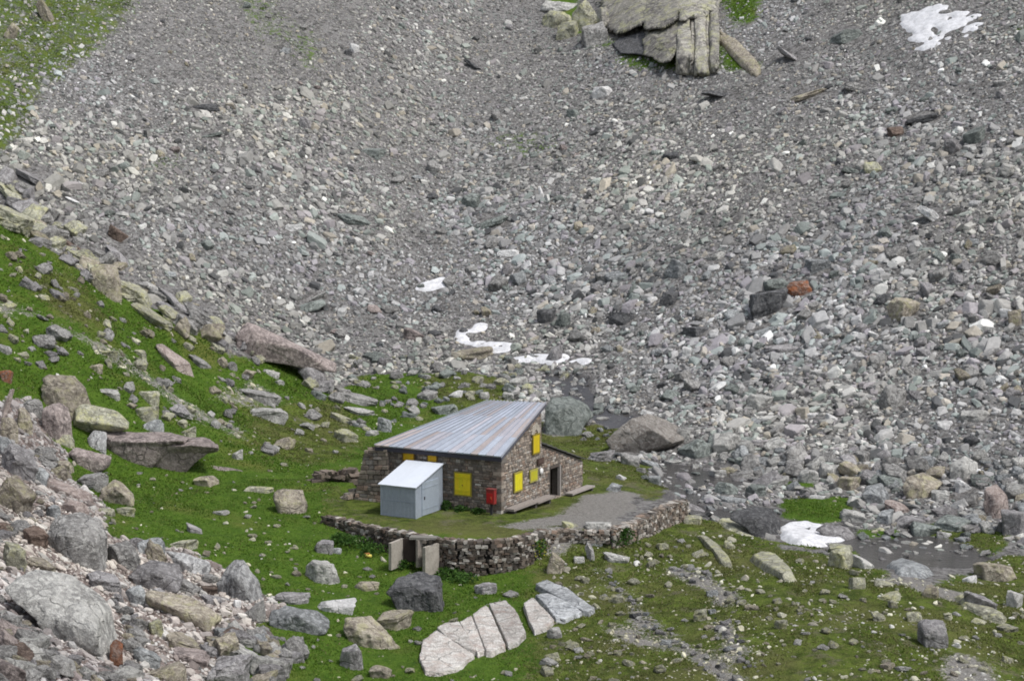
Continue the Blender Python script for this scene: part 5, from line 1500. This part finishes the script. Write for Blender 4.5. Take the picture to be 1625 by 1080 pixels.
# ------------------------------------------------------------------ snow remains
def snow(label, polys, lift=.28, ragged=6):
    pu = [p[0] for q in polys for p in q]; pv = [p[1] for q in polys for p in q]
    cor = np.array([hit(u, v) for u, v in ((min(pu), min(pv)), (max(pu), min(pv)), (min(pu), max(pv)), (max(pu), max(pv)), (sum(pu) / len(pu), sum(pv) / len(pv)))])
    st = .16
    xs = np.arange(cor[:, 0].min() - 1.5, cor[:, 0].max() + 1.5, st); ys = np.arange(cor[:, 1].min() - 2, cor[:, 1].max() + 2, st)
    X, Y = np.meshgrid(xs, ys); Z = tz(X, Y)
    u, v, d = project(np.stack([X, Y, Z], -1))
    n1 = fbm(X / .9, Y / .9, seed=71, octaves=4); n2 = fbm(X / .9, Y / .9, seed=72, octaves=4)
    n3 = fbm(X / .8, Y / 1.1, seed=75, octaves=4)
    k = np.zeros(X.shape, bool)
    for q in polys: k |= inpoly(u + ragged * 2 * n1, v + ragged * n2, q)
    if ragged > 2: k &= n3 > -.20
    kb = blur(k, 3)
    h = (lift + .12) * (1 - (1 - np.clip(kb, 0, 1)) ** 2) * (1 + .22 * fbm(X / .7, Y / .7, seed=73)) + .10 * fbm(X / 2, Y / 2, seed=74) * kb - .14
    m = kb > .015
    q = m[:-1, :-1] & m[:-1, 1:] & m[1:, 1:] & m[1:, :-1]
    ii = np.arange(X.size).reshape(X.shape)
    F_ = np.stack([ii[:-1, :-1][q], ii[:-1, 1:][q], ii[1:, 1:][q], ii[1:, :-1][q]], -1)
    us = np.unique(F_); rm = np.zeros(X.size, int); rm[us] = np.arange(len(us))
    P_ = np.stack([X.ravel(), Y.ravel(), (Z + h).ravel()], -1)[us]
    c = P_.mean(0)
    o = link('snow_patch', np_mesh('snow_patch', P_ - c, rm[F_], True), M['snow'], None, tuple(c))
    SNOW.append(np.c_[X[kb > .3], Y[kb > .3]])
    return tag(o, label, 'snow', None)


SNOW = []
snow('large ragged white snow patch in the upper right scree', [[(1430, 22), (1450, 12), (1500, 9), (1508, 24), (1530, 20), (1556, 26), (1540, 36), (1556, 40), (1528, 50), (1534, 56), (1512, 62), (1490, 70), (1470, 86), (1446, 78), (1458, 68), (1438, 58), (1428, 42)]], .16, 8)
snow('small dirty snow remains in the scree left of centre', [[(655, 456), (680, 446), (706, 438), (712, 450), (690, 460), (665, 462)]], .16, 4)
snow('bent snow remains round the tan rock above the hut', [[(728, 522), (745, 512), (770, 512), (768, 524), (745, 530), (742, 540), (780, 544), (810, 545), (808, 556), (785, 562), (750, 548), (725, 540)]], .16, 4)
snow('long thin snow remains above the dark pool behind the hut', [[(800, 570), (850, 564), (900, 564), (938, 570), (930, 578), (880, 582), (850, 574), (805, 578)]], .16, 4)
snow('thick white snow block on the stream bank', [[(1236, 842), (1255, 834), (1290, 832), (1320, 842), (1346, 852), (1338, 862), (1300, 866), (1262, 864), (1244, 856)]], .32, 1.5)
carved([(1292, 840, .6), (1310, 831, 1.0), (1345, 835, 1.4), (1362, 856, 1.0), (1358, 864, .3), (1330, 864, .1), (1330, 845, .3), (1345, 842, 2), (1358, 858, 2)], 'lav', 'smooth grey boulder behind the right end of the snow block on the bank', level=4)

# a low ruined rubble wall running left from the hut
rw = MB()
for i in range(70):
    t = random.random(); p0 = hit(497, 764); p1 = hit(566, 768)
    p = p0 * (1 - t) + p1 * t
    rw.box(Vector(p) + Vector((random.uniform(-.2, .2), random.uniform(.0, .7), random.uniform(-.1, .45 + .3 * t))), (random.uniform(.3, .7), random.uniform(.25, .5), random.uniform(.15, .3)), random.uniform(0, 3), (lambda f: (.19 * f, .155 * f, .13 * f))(random.uniform(.6, 1.4)), jit=.06)
tag(rw.build('rubble_wall', M['masonry']), 'low ruined brown rubble wall running left from the hut', 'wall', None, 'thing')

# something yellow left in the grass by the cellar entrance
pb = hit(583, 884)
yb = bpy.data.objects.new('plastic_bag', None); COL.objects.link(yb); yb.location = tuple(pb); tag(yb, 'crumpled yellow and orange plastic bag in the grass left of the cellar entrance', 'bag')
for nm, off, dm, cl in (('bag', (.06, 0, .08), (.20, .14, .11), (.62, .52, .12)), ('handle', (-.03, .03, .17), (.15, .08, .06), (.42, .17, .05))):
    SEED[0] += 1
    p, f = unit_rock(3, SEED[0], .2, .14, dm)
    o = link(nm, np_mesh(nm, p, f, True, None, np.tile(cl, (len(p), 1))), M['paint'], yb, off)
# ------------------------------------------------------------------ end of single rocks

# ------------------------------------------------------------------ stones by the hundred: protos copied as objects
KINDS = {}


def proto_set(kind, mats, n, dims_fn, level=4):
    out = []
    for k in range(n):
        SEED[0] += 1
        p, f = unit_rock(level, SEED[0], random.uniform(.3, .9), .07, dims_fn())
        me = np_mesh(kind, p, f, True); me.materials.append(M[mats[k % len(mats)]])
        out.append(me)
    KINDS[kind] = out


HB = [(min(q[0] for q in p), max(q[0] for q in p), min(q[1] for q in p), max(q[1] for q in p)) for p in HEROES]


def taken(u, v, px):
    """would a stone of this width hide one of the single boulders?"""
    for (a, b, c, d), p in zip(HB, HEROES):
        if a - px * .4 < u < b + px * .4 and c < v < d + px * .7:
            pts_u = np.array([u, u - px * .4, u + px * .4, u, u]); pts_v = np.array([v, v - px * .3, v - px * .3, v - px * .7, v + px * .1])
            if inpoly(pts_u, pts_v, p).any(): return True
    return False


HMASK = np.zeros((1081, 1626), bool)                          # the same, for the small stones
_u, _v = np.meshgrid(np.arange(1626), np.arange(1081))
for p in HEROES:
    a, b, c_, d = [int(round(t)) for t in (max(min(q[0] for q in p), 0), min(max(q[0] for q in p) + 1, 1626), max(min(q[1] for q in p), 0), min(max(q[1] for q in p) + 1, 1081))]
    if b > a and d > c_: HMASK[c_:d, a:b] |= inpoly(_u[c_:d, a:b], _v[c_:d, a:b], p)


def strew(kind, n, polys, size, label, cat, group, sink=.3, skip=None, tries=40, free=True):
    """n stones of a kind on the ground inside areas of the view; size(u, v) -> apparent width"""
    us = [q[0] for p in polys for q in p]; vs = [q[1] for p in polys for q in p]
    done = 0; first = None
    while done < n and tries * n > 0:
        tries -= 1 / n
        u, v = random.uniform(max(min(us), -20), min(max(us), 1645)), random.uniform(max(min(vs), 2), min(max(vs), 1085))
        if not any(inpoly(np.array([u]), np.array([v]), p)[0] for p in polys): continue
        if inpoly(np.array([u]), np.array([v]), HUT_PX)[0]: continue
        if skip and any(inpoly(np.array([u]), np.array([v]), p)[0] for p in skip): continue
        px = size(u, v)
        if free and taken(u, v, px): continue
        b = hit(u, v); D = float(b @ FW)
        w = px * D / FPX
        me = random.choice(KINDS[kind])
        if first is None:
            o = bpy.data.objects.new(kind, me); first = o
            tag(o, label, cat, group)
        else:
            o = first.copy(); o.data = me
        COL.objects.link(o)
        s = w / 2
        gx = float(tz(b[0] + .6, b[1]) - tz(b[0] - .6, b[1])) / 1.2; gy = float(tz(b[0], b[1] + .6) - tz(b[0], b[1] - .6)) / 1.2
        nrm_ = Vector((-gx, -gy, 1)).normalized()
        q = Vector((0, 0, 1)).rotation_difference(nrm_) @ Euler((random.gauss(0, .22), random.gauss(0, .22), random.uniform(0, 6.28))).to_quaternion()
        o.rotation_mode = 'QUATERNION'; o.rotation_quaternion = q
        o.scale = (s, s * random.uniform(.8, 1.1), s * random.uniform(.8, 1.25))
        o.location = Vector(b) + nrm_ * (s * (.5 - sink))
        done += 1
    return done


HUT_PX = [(553, 705), (600, 690), (770, 632), (868, 635), (935, 720), (1090, 790), (1085, 850), (960, 860), (850, 880), (760, 912), (690, 910), (610, 890), (515, 850), (512, 815), (553, 800)]
dm = lambda: (1, random.uniform(.6, .95), random.uniform(.35, .75))
proto_set('scree_block', ['grey', 'green', 'grey', 'lav', 'blue', 'tan', 'grey', 'lav', 'grey', 'green', 'dark', 'pink'], 22, dm)
proto_set('bank_stone', ['grey', 'blue', 'pale', 'lav', 'green', 'tan', 'grey'], 12, dm)
proto_set('rubble_rock', ['tan', 'pink', 'grey', 'lav', 'grey', 'brown', 'grey', 'pale', 'lav', 'tan', 'grey'], 22, dm, 5)
proto_set('meadow_stone', ['lichen', 'pale', 'lichen', 'tan', 'grey'], 9, lambda: (1, random.uniform(.6, .9), random.uniform(.3, .5)))
proto_set('turf_stone', ['lichen', 'lichen', 'pale', 'tan', 'lichen'], 9, lambda: (1, random.uniform(.6, .9), random.uniform(.35, .6)))
proto_set('hollow_stone', ['pale', 'grey', 'green', 'lichen', 'blue'], 9, dm)
SC_LOW = [[(560, 470), (700, 430), (1625, 380), (1640, 780), (1500, 730), (1350, 745), (1180, 735), (1090, 660), (1000, 620), (930, 575), (560, 580)]]
SC_MID = [[(110, 290), (300, 200), (1625, 160), (1640, 560), (560, 590), (440, 505), (250, 440)]]
SC_HI = [[(250, 0), (840, 0), (930, 80), (1220, 130), (1250, 0), (1640, 0), (1640, 200), (300, 220), (100, 280), (60, 200)]]
lnorm = lambda m, s, lo, hi: min(max(random.lognormvariate(math.log(m), s), lo), hi)
SL, SG = 'grey angular scree stone like countless others on the scree slope', 'loose stones of the grey scree slope'
strew('scree_block', 150, SC_LOW, lambda u, v: lnorm(23, .28, 14, 40), SL, 'scree stone', SG)
strew('scree_block', 95, SC_MID, lambda u, v: lnorm(18, .28, 12, 32), SL, 'scree stone', SG)
strew('scree_block', 45, SC_HI, lambda u, v: lnorm(13, .28, 9, 24), SL, 'scree stone', SG)
BANK = [[(1090, 690), (1200, 705), (1350, 730), (1500, 720), (1640, 740), (1640, 850), (1560, 850), (1470, 835), (1400, 840), (1360, 830), (1350, 790), (1230, 790), (1150, 790), (1060, 730)], [(990, 640), (1090, 680), (1090, 720), (1060, 690), (1000, 660)]]
strew('bank_stone', 230, BANK, lambda u, v: lnorm(26, .38, 13, 56), 'rounded grey stone of the boulder bank along the far side of the stream', 'bank stone', 'stones of the bank along the stream')
RUBB = [[(0, 640), (60, 690), (100, 745), (165, 815), (180, 855), (260, 875), (340, 905), (420, 940), (500, 1000), (420, 1040), (400, 1085), (0, 1085)]]
strew('rubble_rock', 285, RUBB, lambda u, v: lnorm(29, .45, 13, 70), 'angular grey or pinkish rubble rock in the rock heap at bottom left', 'rubble rock', 'rocks of the rubble heap at bottom left')
LEFTB = [[(150, 860), (250, 870), (345, 905), (430, 945), (520, 1000), (430, 1085), (210, 1085), (190, 1040)]]
proto_set('angular_block', ['grey', 'blue', 'lav', 'pale', 'grey', 'tan'], 12, dm, 6)
strew('angular_block', 70, LEFTB, lambda u, v: lnorm(38, .3, 24, 70), 'angular pale grey block packed among the big rocks at bottom left', 'boulder', 'packed angular blocks at bottom left')
LEFTG = [[(0, 370), (100, 420), (250, 490), (360, 550), (500, 620), (560, 690), (540, 760), (500, 800), (520, 860), (640, 940), (840, 920), (820, 1080), (400, 1080), (480, 980), (330, 890), (170, 830), (110, 745), (150, 720), (340, 730), (340, 690), (200, 630), (0, 560)]]
strew('meadow_stone', 230, LEFTG, lambda u, v: lnorm(11, .45, 5, 28), 'small pale stone strewn in the green grass left of the hut', 'small stone', 'small stones in the green grass')
SLP = [[(0, 380), (110, 440), (250, 500), (370, 570), (500, 630), (540, 690), (400, 730), (340, 700), (240, 690), (130, 620), (0, 570)]]
proto_set('slope_rock', ['lichen', 'grey', 'pale', 'tan', 'lav'], 10, dm, 5)
strew('slope_rock', 75, SLP, lambda u, v: lnorm(19, .4, 10, 40), 'pale weathered rock half sunk in the green slope left of the hut', 'boulder', 'weathered rocks on the green left slope')
RT_T = [[(870, 900), (1000, 870), (1120, 850), (1240, 870), (1340, 885), (1450, 930), (1640, 960), (1640, 1085), (860, 1085)]]
strew('turf_stone', 240, RT_T, lambda u, v: lnorm(12, .45, 5, 30), 'small pale lichen stone in the olive turf at bottom right', 'small stone', 'small lichen stones in the olive turf')
HOL = [[(540, 600), (700, 590), (840, 600), (880, 630), (860, 640), (760, 640), (600, 700), (555, 720), (545, 690)], [(870, 690), (960, 690), (1060, 745), (1040, 790), (1000, 780), (940, 760), (925, 725)], [(870, 640), (1000, 650), (960, 690), (930, 690)], [(560, 560), (900, 570), (900, 600), (560, 590)]]
strew('hollow_stone', 170, HOL, lambda u, v: lnorm(15, .4, 7, 32), 'pale grey stone in the grassy hollow around and behind the hut', 'small stone', 'stones in the hollow round the hut')
proto_set('stream_stone', ['grey', 'lav', 'blue', 'pale', 'green'], 10, lambda: (1, random.uniform(.6, .9), random.uniform(.3, .5)))
strew('stream_stone', 210, P_SILT, lambda u, v: lnorm(13, .4, 6, 26), 'wet grey stone lying in the shallow stream bed', 'stream stone', 'stones in the shallow stream', .2)
RIV = P_GRAV[2:5]
proto_set('rivulet_stone', ['grey', 'pale', 'blue', 'lav', 'dark'], 10, dm)
strew('rivulet_stone', 110, RIV, lambda u, v: lnorm(11, .4, 5, 22), 'small grey stone in the narrow rocky rivulet crossing the olive turf', 'small stone', 'stones of the rivulet in the olive turf')
RIM = [[(0, 280), (40, 300), (160, 400), (330, 500), (450, 600), (545, 625), (545, 655), (470, 610), (380, 570), (250, 500), (130, 440), (0, 355)]]
proto_set('rim_rock', ['lichen', 'tan', 'grey', 'lav', 'lichen'], 9, dm, 5)
strew('rim_rock', 130, RIM, lambda u, v: lnorm(25, .4, 12, 50), 'pale lichen rock in the rocky rim along the top of the green slope', 'rim rock', 'rocks along the rim of the green slope', free=False)

# ------------------------------------------------------------------ the mass of the scree: uncountable small stones
PAL = np.array([1.02, 1.03, 1.02]) * np.array([(.30, .29, .28), (.215, .21, .205), (.37, .36, .35), (.22, .24, .225), (.29, .31, .295), (.27, .25, .26), (.33, .30, .26), (.47, .46, .44), (.085, .085, .086), (.62, .61, .59)])
PALW = np.array([.2, .17, .13, .11, .08, .12, .075, .038, .075, .010]); PALW /= PALW.sum()
PALR = np.array([(.36, .325, .305), (.29, .262, .25), (.42, .39, .365), (.35, .34, .33), (.20, .17, .16), (.49, .47, .45)]); PALRW = np.array([.25, .2, .2, .18, .1, .07])
PALT = np.array([(.40, .385, .29), (.48, .465, .36), (.29, .27, .215), (.48, .47, .43)]); PALTW = np.array([.35, .3, .2, .15])


def scatter_pts(x0, x1, y0, y1, sp, seed):
    r = np.random.default_rng(seed)
    X, Y = np.meshgrid(np.arange(x0, x1, sp), np.arange(y0, y1, sp))
    return (X + r.uniform(-.55, .55, X.shape) * sp).ravel(), (Y + r.uniform(-.55, .55, Y.shape) * sp).ravel(), r


def pick(r, w, n):
    w = np.asarray(w) / np.sum(w)
    return np.searchsorted(np.cumsum(w), r.random(n)).clip(0, len(w) - 1)


def mass(xs, ys, size, r, level, pal, palw, nvar=14, flat_=(.35, .8), sink=.15, seed0=900):
    """positions + sizes -> one big vertex/face/colour block"""
    z = tz(xs, ys)
    gx = (tz(xs + .5, ys) - tz(xs - .5, ys)); gy = (tz(xs, ys + .5) - tz(xs, ys - .5))
    var = r.integers(0, nvar, len(xs))
    Vs, Fs, Cs, off = [], [], [], 0
    cols = pal[pick(r, palw, len(xs))] * r.uniform(.75, 1.25, (len(xs), 1)) * (1 + .30 * fbm(xs / 14, ys / 14, seed=81) + .15 * fbm(xs / 3, ys / 3, seed=82))[:, None] * (1 + np.array([.03, .015, -.045]) * np.clip(2.2 * fbm(xs / 20 + 9, ys / 20, seed=83), -.4, 1)[:, None])
    for k in range(nvar):
        p, f = unit_rock(level, seed0 + k, .95, .035, (1, r.uniform(.5, .95), r.uniform(*flat_)))
        i = np.where(var == k)[0]
        if not len(i): continue
        a = r.uniform(0, 6.283, len(i)); s = size[i]
        sx, sy = s * r.uniform(.85, 1.2, len(i)), s * r.uniform(.75, 1.1, len(i)); szz = s * r.uniform(.8, 1.3, len(i))
        lx = p[None, :, 0] * sx[:, None]; ly = p[None, :, 1] * sy[:, None]; lz = p[None, :, 2] * szz[:, None]
        t1 = r.normal(0, .3, len(i))[:, None]; t2 = r.normal(0, .3, len(i))[:, None]
        lz2 = lz + lx * t1 + ly * t2; lx2 = lx - lz * t1; ly2 = ly - lz * t2
        ca, sa = np.cos(a)[:, None], np.sin(a)[:, None]
        wx = lx2 * ca - ly2 * sa; wy = lx2 * sa + ly2 * ca
        wz = lz2 + gx[i][:, None] * wx * .8 + gy[i][:, None] * wy * .8
        P_ = np.stack([wx + xs[i][:, None], wy + ys[i][:, None], wz + (z[i] + s * sink)[:, None]], -1)
        n = len(p)
        Vs.append(P_.reshape(-1, 3)); Fs.append((f[None] + (np.arange(len(i)) * n)[:, None, None]).reshape(-1, 3) + off)
        Cs.append(np.repeat(cols[i], n, axis=0)); off += len(i) * n
    return np.concatenate(Vs), np.concatenate(Fs), np.concatenate(Cs)


def join(blocks):
    V_, F_, C_, o = [], [], [], 0
    for v, f, c in blocks:
        V_.append(v); F_.append(f + o); C_.append(c); o += len(v)
    return np.concatenate(V_), np.concatenate(F_), np.concatenate(C_)


def free_(u, v):
    return ~HMASK[np.clip(v, 0, 1080).astype(int), np.clip(u, 0, 1625).astype(int)]


def in_view(xs, ys, m=190):
    u, v, d = project(np.stack([xs, ys, tz(xs, ys)], -1))
    return (u > -m) & (u < 1625 + m) & (v > -m) & (v < 1080 + m), u, v, d


g_all = np.clip(b_grass + b_grav + b_terr, 0, 1)
snowxy = np.concatenate(SNOW)
smask = np.zeros(XX.shape, bool)
smask[((snowxy[:, 1] - GY[0]) / GS).round().astype(int), ((snowxy[:, 0] - GX[0]) / GS).round().astype(int)] = True
b_snow = blur(smask, 1)


def scree_block_(sp, lo, hi, level, seed, keep=1.0, flat_=(.35, .8), skew=2.2):
    xs, ys, r = scatter_pts(-75, 85, 98, 255, sp, seed)
    k, u, v, d = in_view(xs, ys)
    nz = fbm(xs / 3.0, ys / 3.0, seed=seed + 1)
    g = bil(np.clip(g_all, 0, 1), xs, ys) + .35 * nz
    up_ = bil(upper.astype(float), xs, ys) > .5
    k &= (g < np.where(up_, .45, .25)) | ((r.random(len(xs)) < .38) & up_)
    k &= (bil(b_silt, xs, ys) < .25) | (r.random(len(xs)) < .22)
    k &= bil(b_rub, xs, ys) < .3
    k &= (d > 96) & ((bil(b_snow, xs, ys) < .3) | (r.random(len(xs)) < .16))
    k &= ~((u < 560) & (d < 122)) & free_(u, v - 3)
    k &= r.random(len(xs)) < keep * (1 + .5 * nz)
    xs, ys, d = xs[k], ys[k], d[k]
    sc = np.interp(d, [100, 125, 160, 225], [1.2, 1.12, .95, .72]) * np.clip(1 + .55 * fbm((xs + ys * .3) / 7, (ys - xs * .3) / 22, seed=91) + .3 * fbm(xs / 4, ys / 4, seed=92), .55, 1.35)
    fine = inpoly(u, v, [(215, -80), (560, -80), (560, 110), (420, 160), (215, 120)])[k]
    sc = sc * np.where(fine, .62, 1.0)
    sz = (lo + (hi - lo) * r.random(len(xs)) ** skew) * sc
    return mass(xs, ys, sz, r, level, PAL, PALW, flat_=flat_, seed0=seed * 10)


blk = join([scree_block_(.36, .10, .26, 2, 41, .95, (.3, .8)), scree_block_(.85, .24, .50, 3, 43, .8, (.25, .65)), scree_block_(2.4, .40, .80, 4, 47, .4, (.28, .7))])
tag(link('scree', np_mesh('scree', blk[0], blk[1], False, None, blk[2]), M['scree']), kind='stuff')


def rubble_block(sp, lo, hi, level, seed, keep):
    xs, ys, r = scatter_pts(-45, 0, 42, 112, sp, seed)
    k, u, v, d = in_view(xs, ys)
    k &= (bil(b_rub, xs, ys) + .3 * fbm(xs, ys, seed=seed + 1) > .45) & (r.random(len(xs)) < keep)
    xs, ys = xs[k], ys[k]
    return mass(xs, ys, lo + (hi - lo) * r.random(len(xs)) ** 2, r, level, PALR, PALRW, seed0=seed * 10)


blk = join([rubble_block(.17, .05, .14, 1, 51, .9), rubble_block(.45, .14, .32, 2, 53, .8)])
tag(link('rubble', np_mesh('rubble', blk[0], blk[1], False, None, blk[2]), M['scree']), kind='stuff')


def chip_block(sp, lo, hi, level, seed, keep):
    xs, ys, r = scatter_pts(-45, 60, 55, 150, sp, seed)
    k, u, v, d = in_view(xs, ys)
    ol = bil(b_olive, xs, ys); gv = bil(np.clip(b_grav, 0, 1), xs, ys)
    cl = np.clip(.5 + 1.6 * fbm(xs / 2.5, ys / 2.5, seed=seed + 3), 0, 1.4)
    right = (u > 850) & (v > 840)
    gr_ = bil(b_grass, xs, ys)
    pk = keep * cl * np.where(right, 1.0, .16) * (gr_ > .4) + keep * 1.2 * (gv > .4)
    k &= (r.random(len(xs)) < pk) & (bil(b_terr, xs, ys) < .1) & (bil(b_rub, xs, ys) < .4)
    xs, ys = xs[k], ys[k]
    return mass(xs, ys, lo + (hi - lo) * r.random(len(xs)) ** 2.5, r, level, PALT, PALTW, nvar=8, seed0=seed * 10, sink=.05)


blk = join([chip_block(.26, .03, .11, 1, 61, .35), chip_block(.7, .08, .22, 2, 63, .55)])
tag(link('loose_chips', np_mesh('loose_chips', blk[0], blk[1], False, None, blk[2]), M['scree']), kind='stuff')

# ------------------------------------------------------------------ grass: tufts of blades
def tufts(sp, seed):
    xs, ys, r = scatter_pts(-60, 75, 48, 215, sp, seed)
    k, u, v, d = in_view(xs, ys, 150)
    g = bil(b_grass * (1 - b_grav), xs, ys); nz = fbm(xs / 1.1, ys / 1.1, seed=seed + 2, octaves=4)
    te = bil(b_terr, xs, ys)
    k &= (g + .35 * nz > .5) & (bil(b_silt, xs, ys) < .3) & (r.random(len(xs)) < np.where(d > 135, .55, 1) * np.where(te > .2, .5, 1))
    xs, ys, d = xs[k], ys[k], d[k]
    ol = np.clip(bil(b_olive, xs, ys) + .5 * fbm(xs / 2, ys / 2, seed=seed + 4), 0, 1)
    n = len(xs); z = tz(xs, ys)
    NB = 5
    big = np.clip(.75 + .8 * fbm(xs / 1.7, ys / 1.7, seed=seed + 6, octaves=3), .25, 1.6)
    H = (.04 + .09 * r.random((n, NB))) * big[:, None] * np.where(bil(b_terr, xs, ys) > .2, .5, 1)[:, None]
    an = r.uniform(0, 6.283, (n, NB)); ln = r.uniform(.3, 1.1, (n, NB)) * H; wd = r.uniform(.018, .036, (n, NB)) * (1 + d / 160)[:, None]
    bx = xs[:, None] + r.normal(0, .09, (n, NB)); by = ys[:, None] + r.normal(0, .09, (n, NB)); bz = z[:, None] - .03
    px, py = -np.sin(an), np.cos(an)
    A_ = np.stack([bx + px * wd, by + py * wd, bz + 0 * bx], -1); B_ = np.stack([bx - px * wd, by - py * wd, bz + 0 * bx], -1)
    T_ = np.stack([bx + np.cos(an) * ln, by + np.sin(an) * ln, bz + H], -1)
    V_ = np.stack([A_, B_, T_], 2).reshape(-1, 3)
    F_ = np.arange(len(V_)).reshape(-1, 3)
    c1 = np.array([(.075, .145, .014), (.105, .18, .02), (.145, .195, .04), (.058, .118, .012)])[r.integers(0, 4, n)]
    c2 = np.array([(.115, .138, .034), (.15, .165, .05), (.09, .105, .025), (.19, .185, .08)])[r.integers(0, 4, n)]
    c = np.where((r.random(n) < ol)[:, None], c2, c1) * (1 + .3 * fbm(xs / 3, ys / 3, seed=88))[:, None]
    c = c * np.where(bil(upper.astype(float), xs, ys) > .5, .62, 1.0)[:, None]      # the high turf is a darker heath
    return V_, F_, np.repeat(c, NB * 3, axis=0)


blk = tufts(.17, 71)
tag(link('grass', np_mesh('grass', blk[0], blk[1], False, None, blk[2]), M['leafy']), kind='stuff')


# ------------------------------------------------------------------ leafy plants by the walls
def leaf_plant(name, pos, rad, h, n, cols, label, cat, flowers=None):
    e = bpy.data.objects.new(name, None); COL.objects.link(e); e.location = pos; tag(e, label, cat)

    def leaves(nm, n, cols, ls, shell):
        V_, C_ = [], []
        for i in range(n):
            a = random.uniform(0, 6.28); rr = rad * (random.random() ** (.35 if shell else .6)); t = random.random() ** .8
            lump = 1 + .35 * math.sin(a * 3 + 1)
            p = np.array([math.cos(a) * rr * lump * math.sqrt(max(0, 1 - t * t * .8)), math.sin(a) * rr * lump * math.sqrt(max(0, 1 - t * t * .8)), h * t])
            d1 = rng.normal(size=3); d1 /= np.linalg.norm(d1); d2 = np.cross(d1, rng.normal(size=3)); d2 /= np.linalg.norm(d2)
            s = ls * random.uniform(.6, 1.3)
            V_ += [p - d1 * s, p - d2 * s * .5, p + d1 * s, p + d2 * s * .5]; C_ += [np.array(random.choice(cols)) * random.uniform(.75, 1.25)] * 4
        V_ = np.array(V_)
        return link(nm, np_mesh(nm, V_, np.arange(len(V_)).reshape(-1, 4), False, None, np.array(C_)), M['leafy'], e)
    leaves('foliage', n, cols, .085, False)
    mb = MB()
    for i in range(5):
        a = random.uniform(0, 6.28)
        mb.box((math.cos(a) * rad * .3, math.sin(a) * rad * .3, h * .3), (.03, .03, h * .6), a, (.06, .07, .03))
    mb.build('stem', M['leafy'], e)
    if flowers: leaves('flowers', flowers, [(.62, .52, .03), (.50, .46, .05)], .06, True)
    return e


DKG = [(.028, .07, .012), (.04, .095, .016), (.05, .11, .02)]; FRG = [(.05, .12, .02), (.075, .16, .03), (.10, .19, .04)]
leaf_plant('flowering_bush', tuple(hit(852, 884)), .55, .9, 420, FRG, 'green bush with yellow flowers at the right end of the curved wall', 'bush', 150)
leaf_plant('dark_bush', tuple(hit(985, 862)), .75, .8, 700, DKG, 'low dark green bush at the foot of the shorter wall', 'bush')
for (u, v, rd, h_, lb) in ((562, 868, .9, .55, 'leafy green plant patch under the left end of the curved wall'), (590, 878, .8, .5, 'leafy green plant patch beside the yellow bag'), (640, 900, .6, .4, 'leafy green plant between the two concrete wing slabs'),
                           (712, 918, .8, .5, 'leafy green plant right of the cellar entrance'), (735, 922, .8, .4, 'leafy green plant above the dark grey boulder'), (540, 862, .6, .5, 'leafy green plant under the far left end of the wall')):
    leaf_plant('leafy_plant', tuple(hit(u, v)), rd, h_, 380, FRG + DKG[:1], lb, 'plant')
for (x, y, rd, h_, lb) in ((-3.1, -.35, .3, .5, 'small dark green plant in the corner between shed and hut'), (-2.2, -.3, .45, .3, 'low green weeds at the wall foot below the big yellow shutter'), (-1.2, -.3, .4, .25, 'low green weeds at the wall foot left of the red box')):
    q = hut(x, y, 0); leaf_plant('weed_patch', (q[0], q[1], float(tz(q[0], q[1])) - .03), rd, h_, 200, DKG, lb, 'plant')
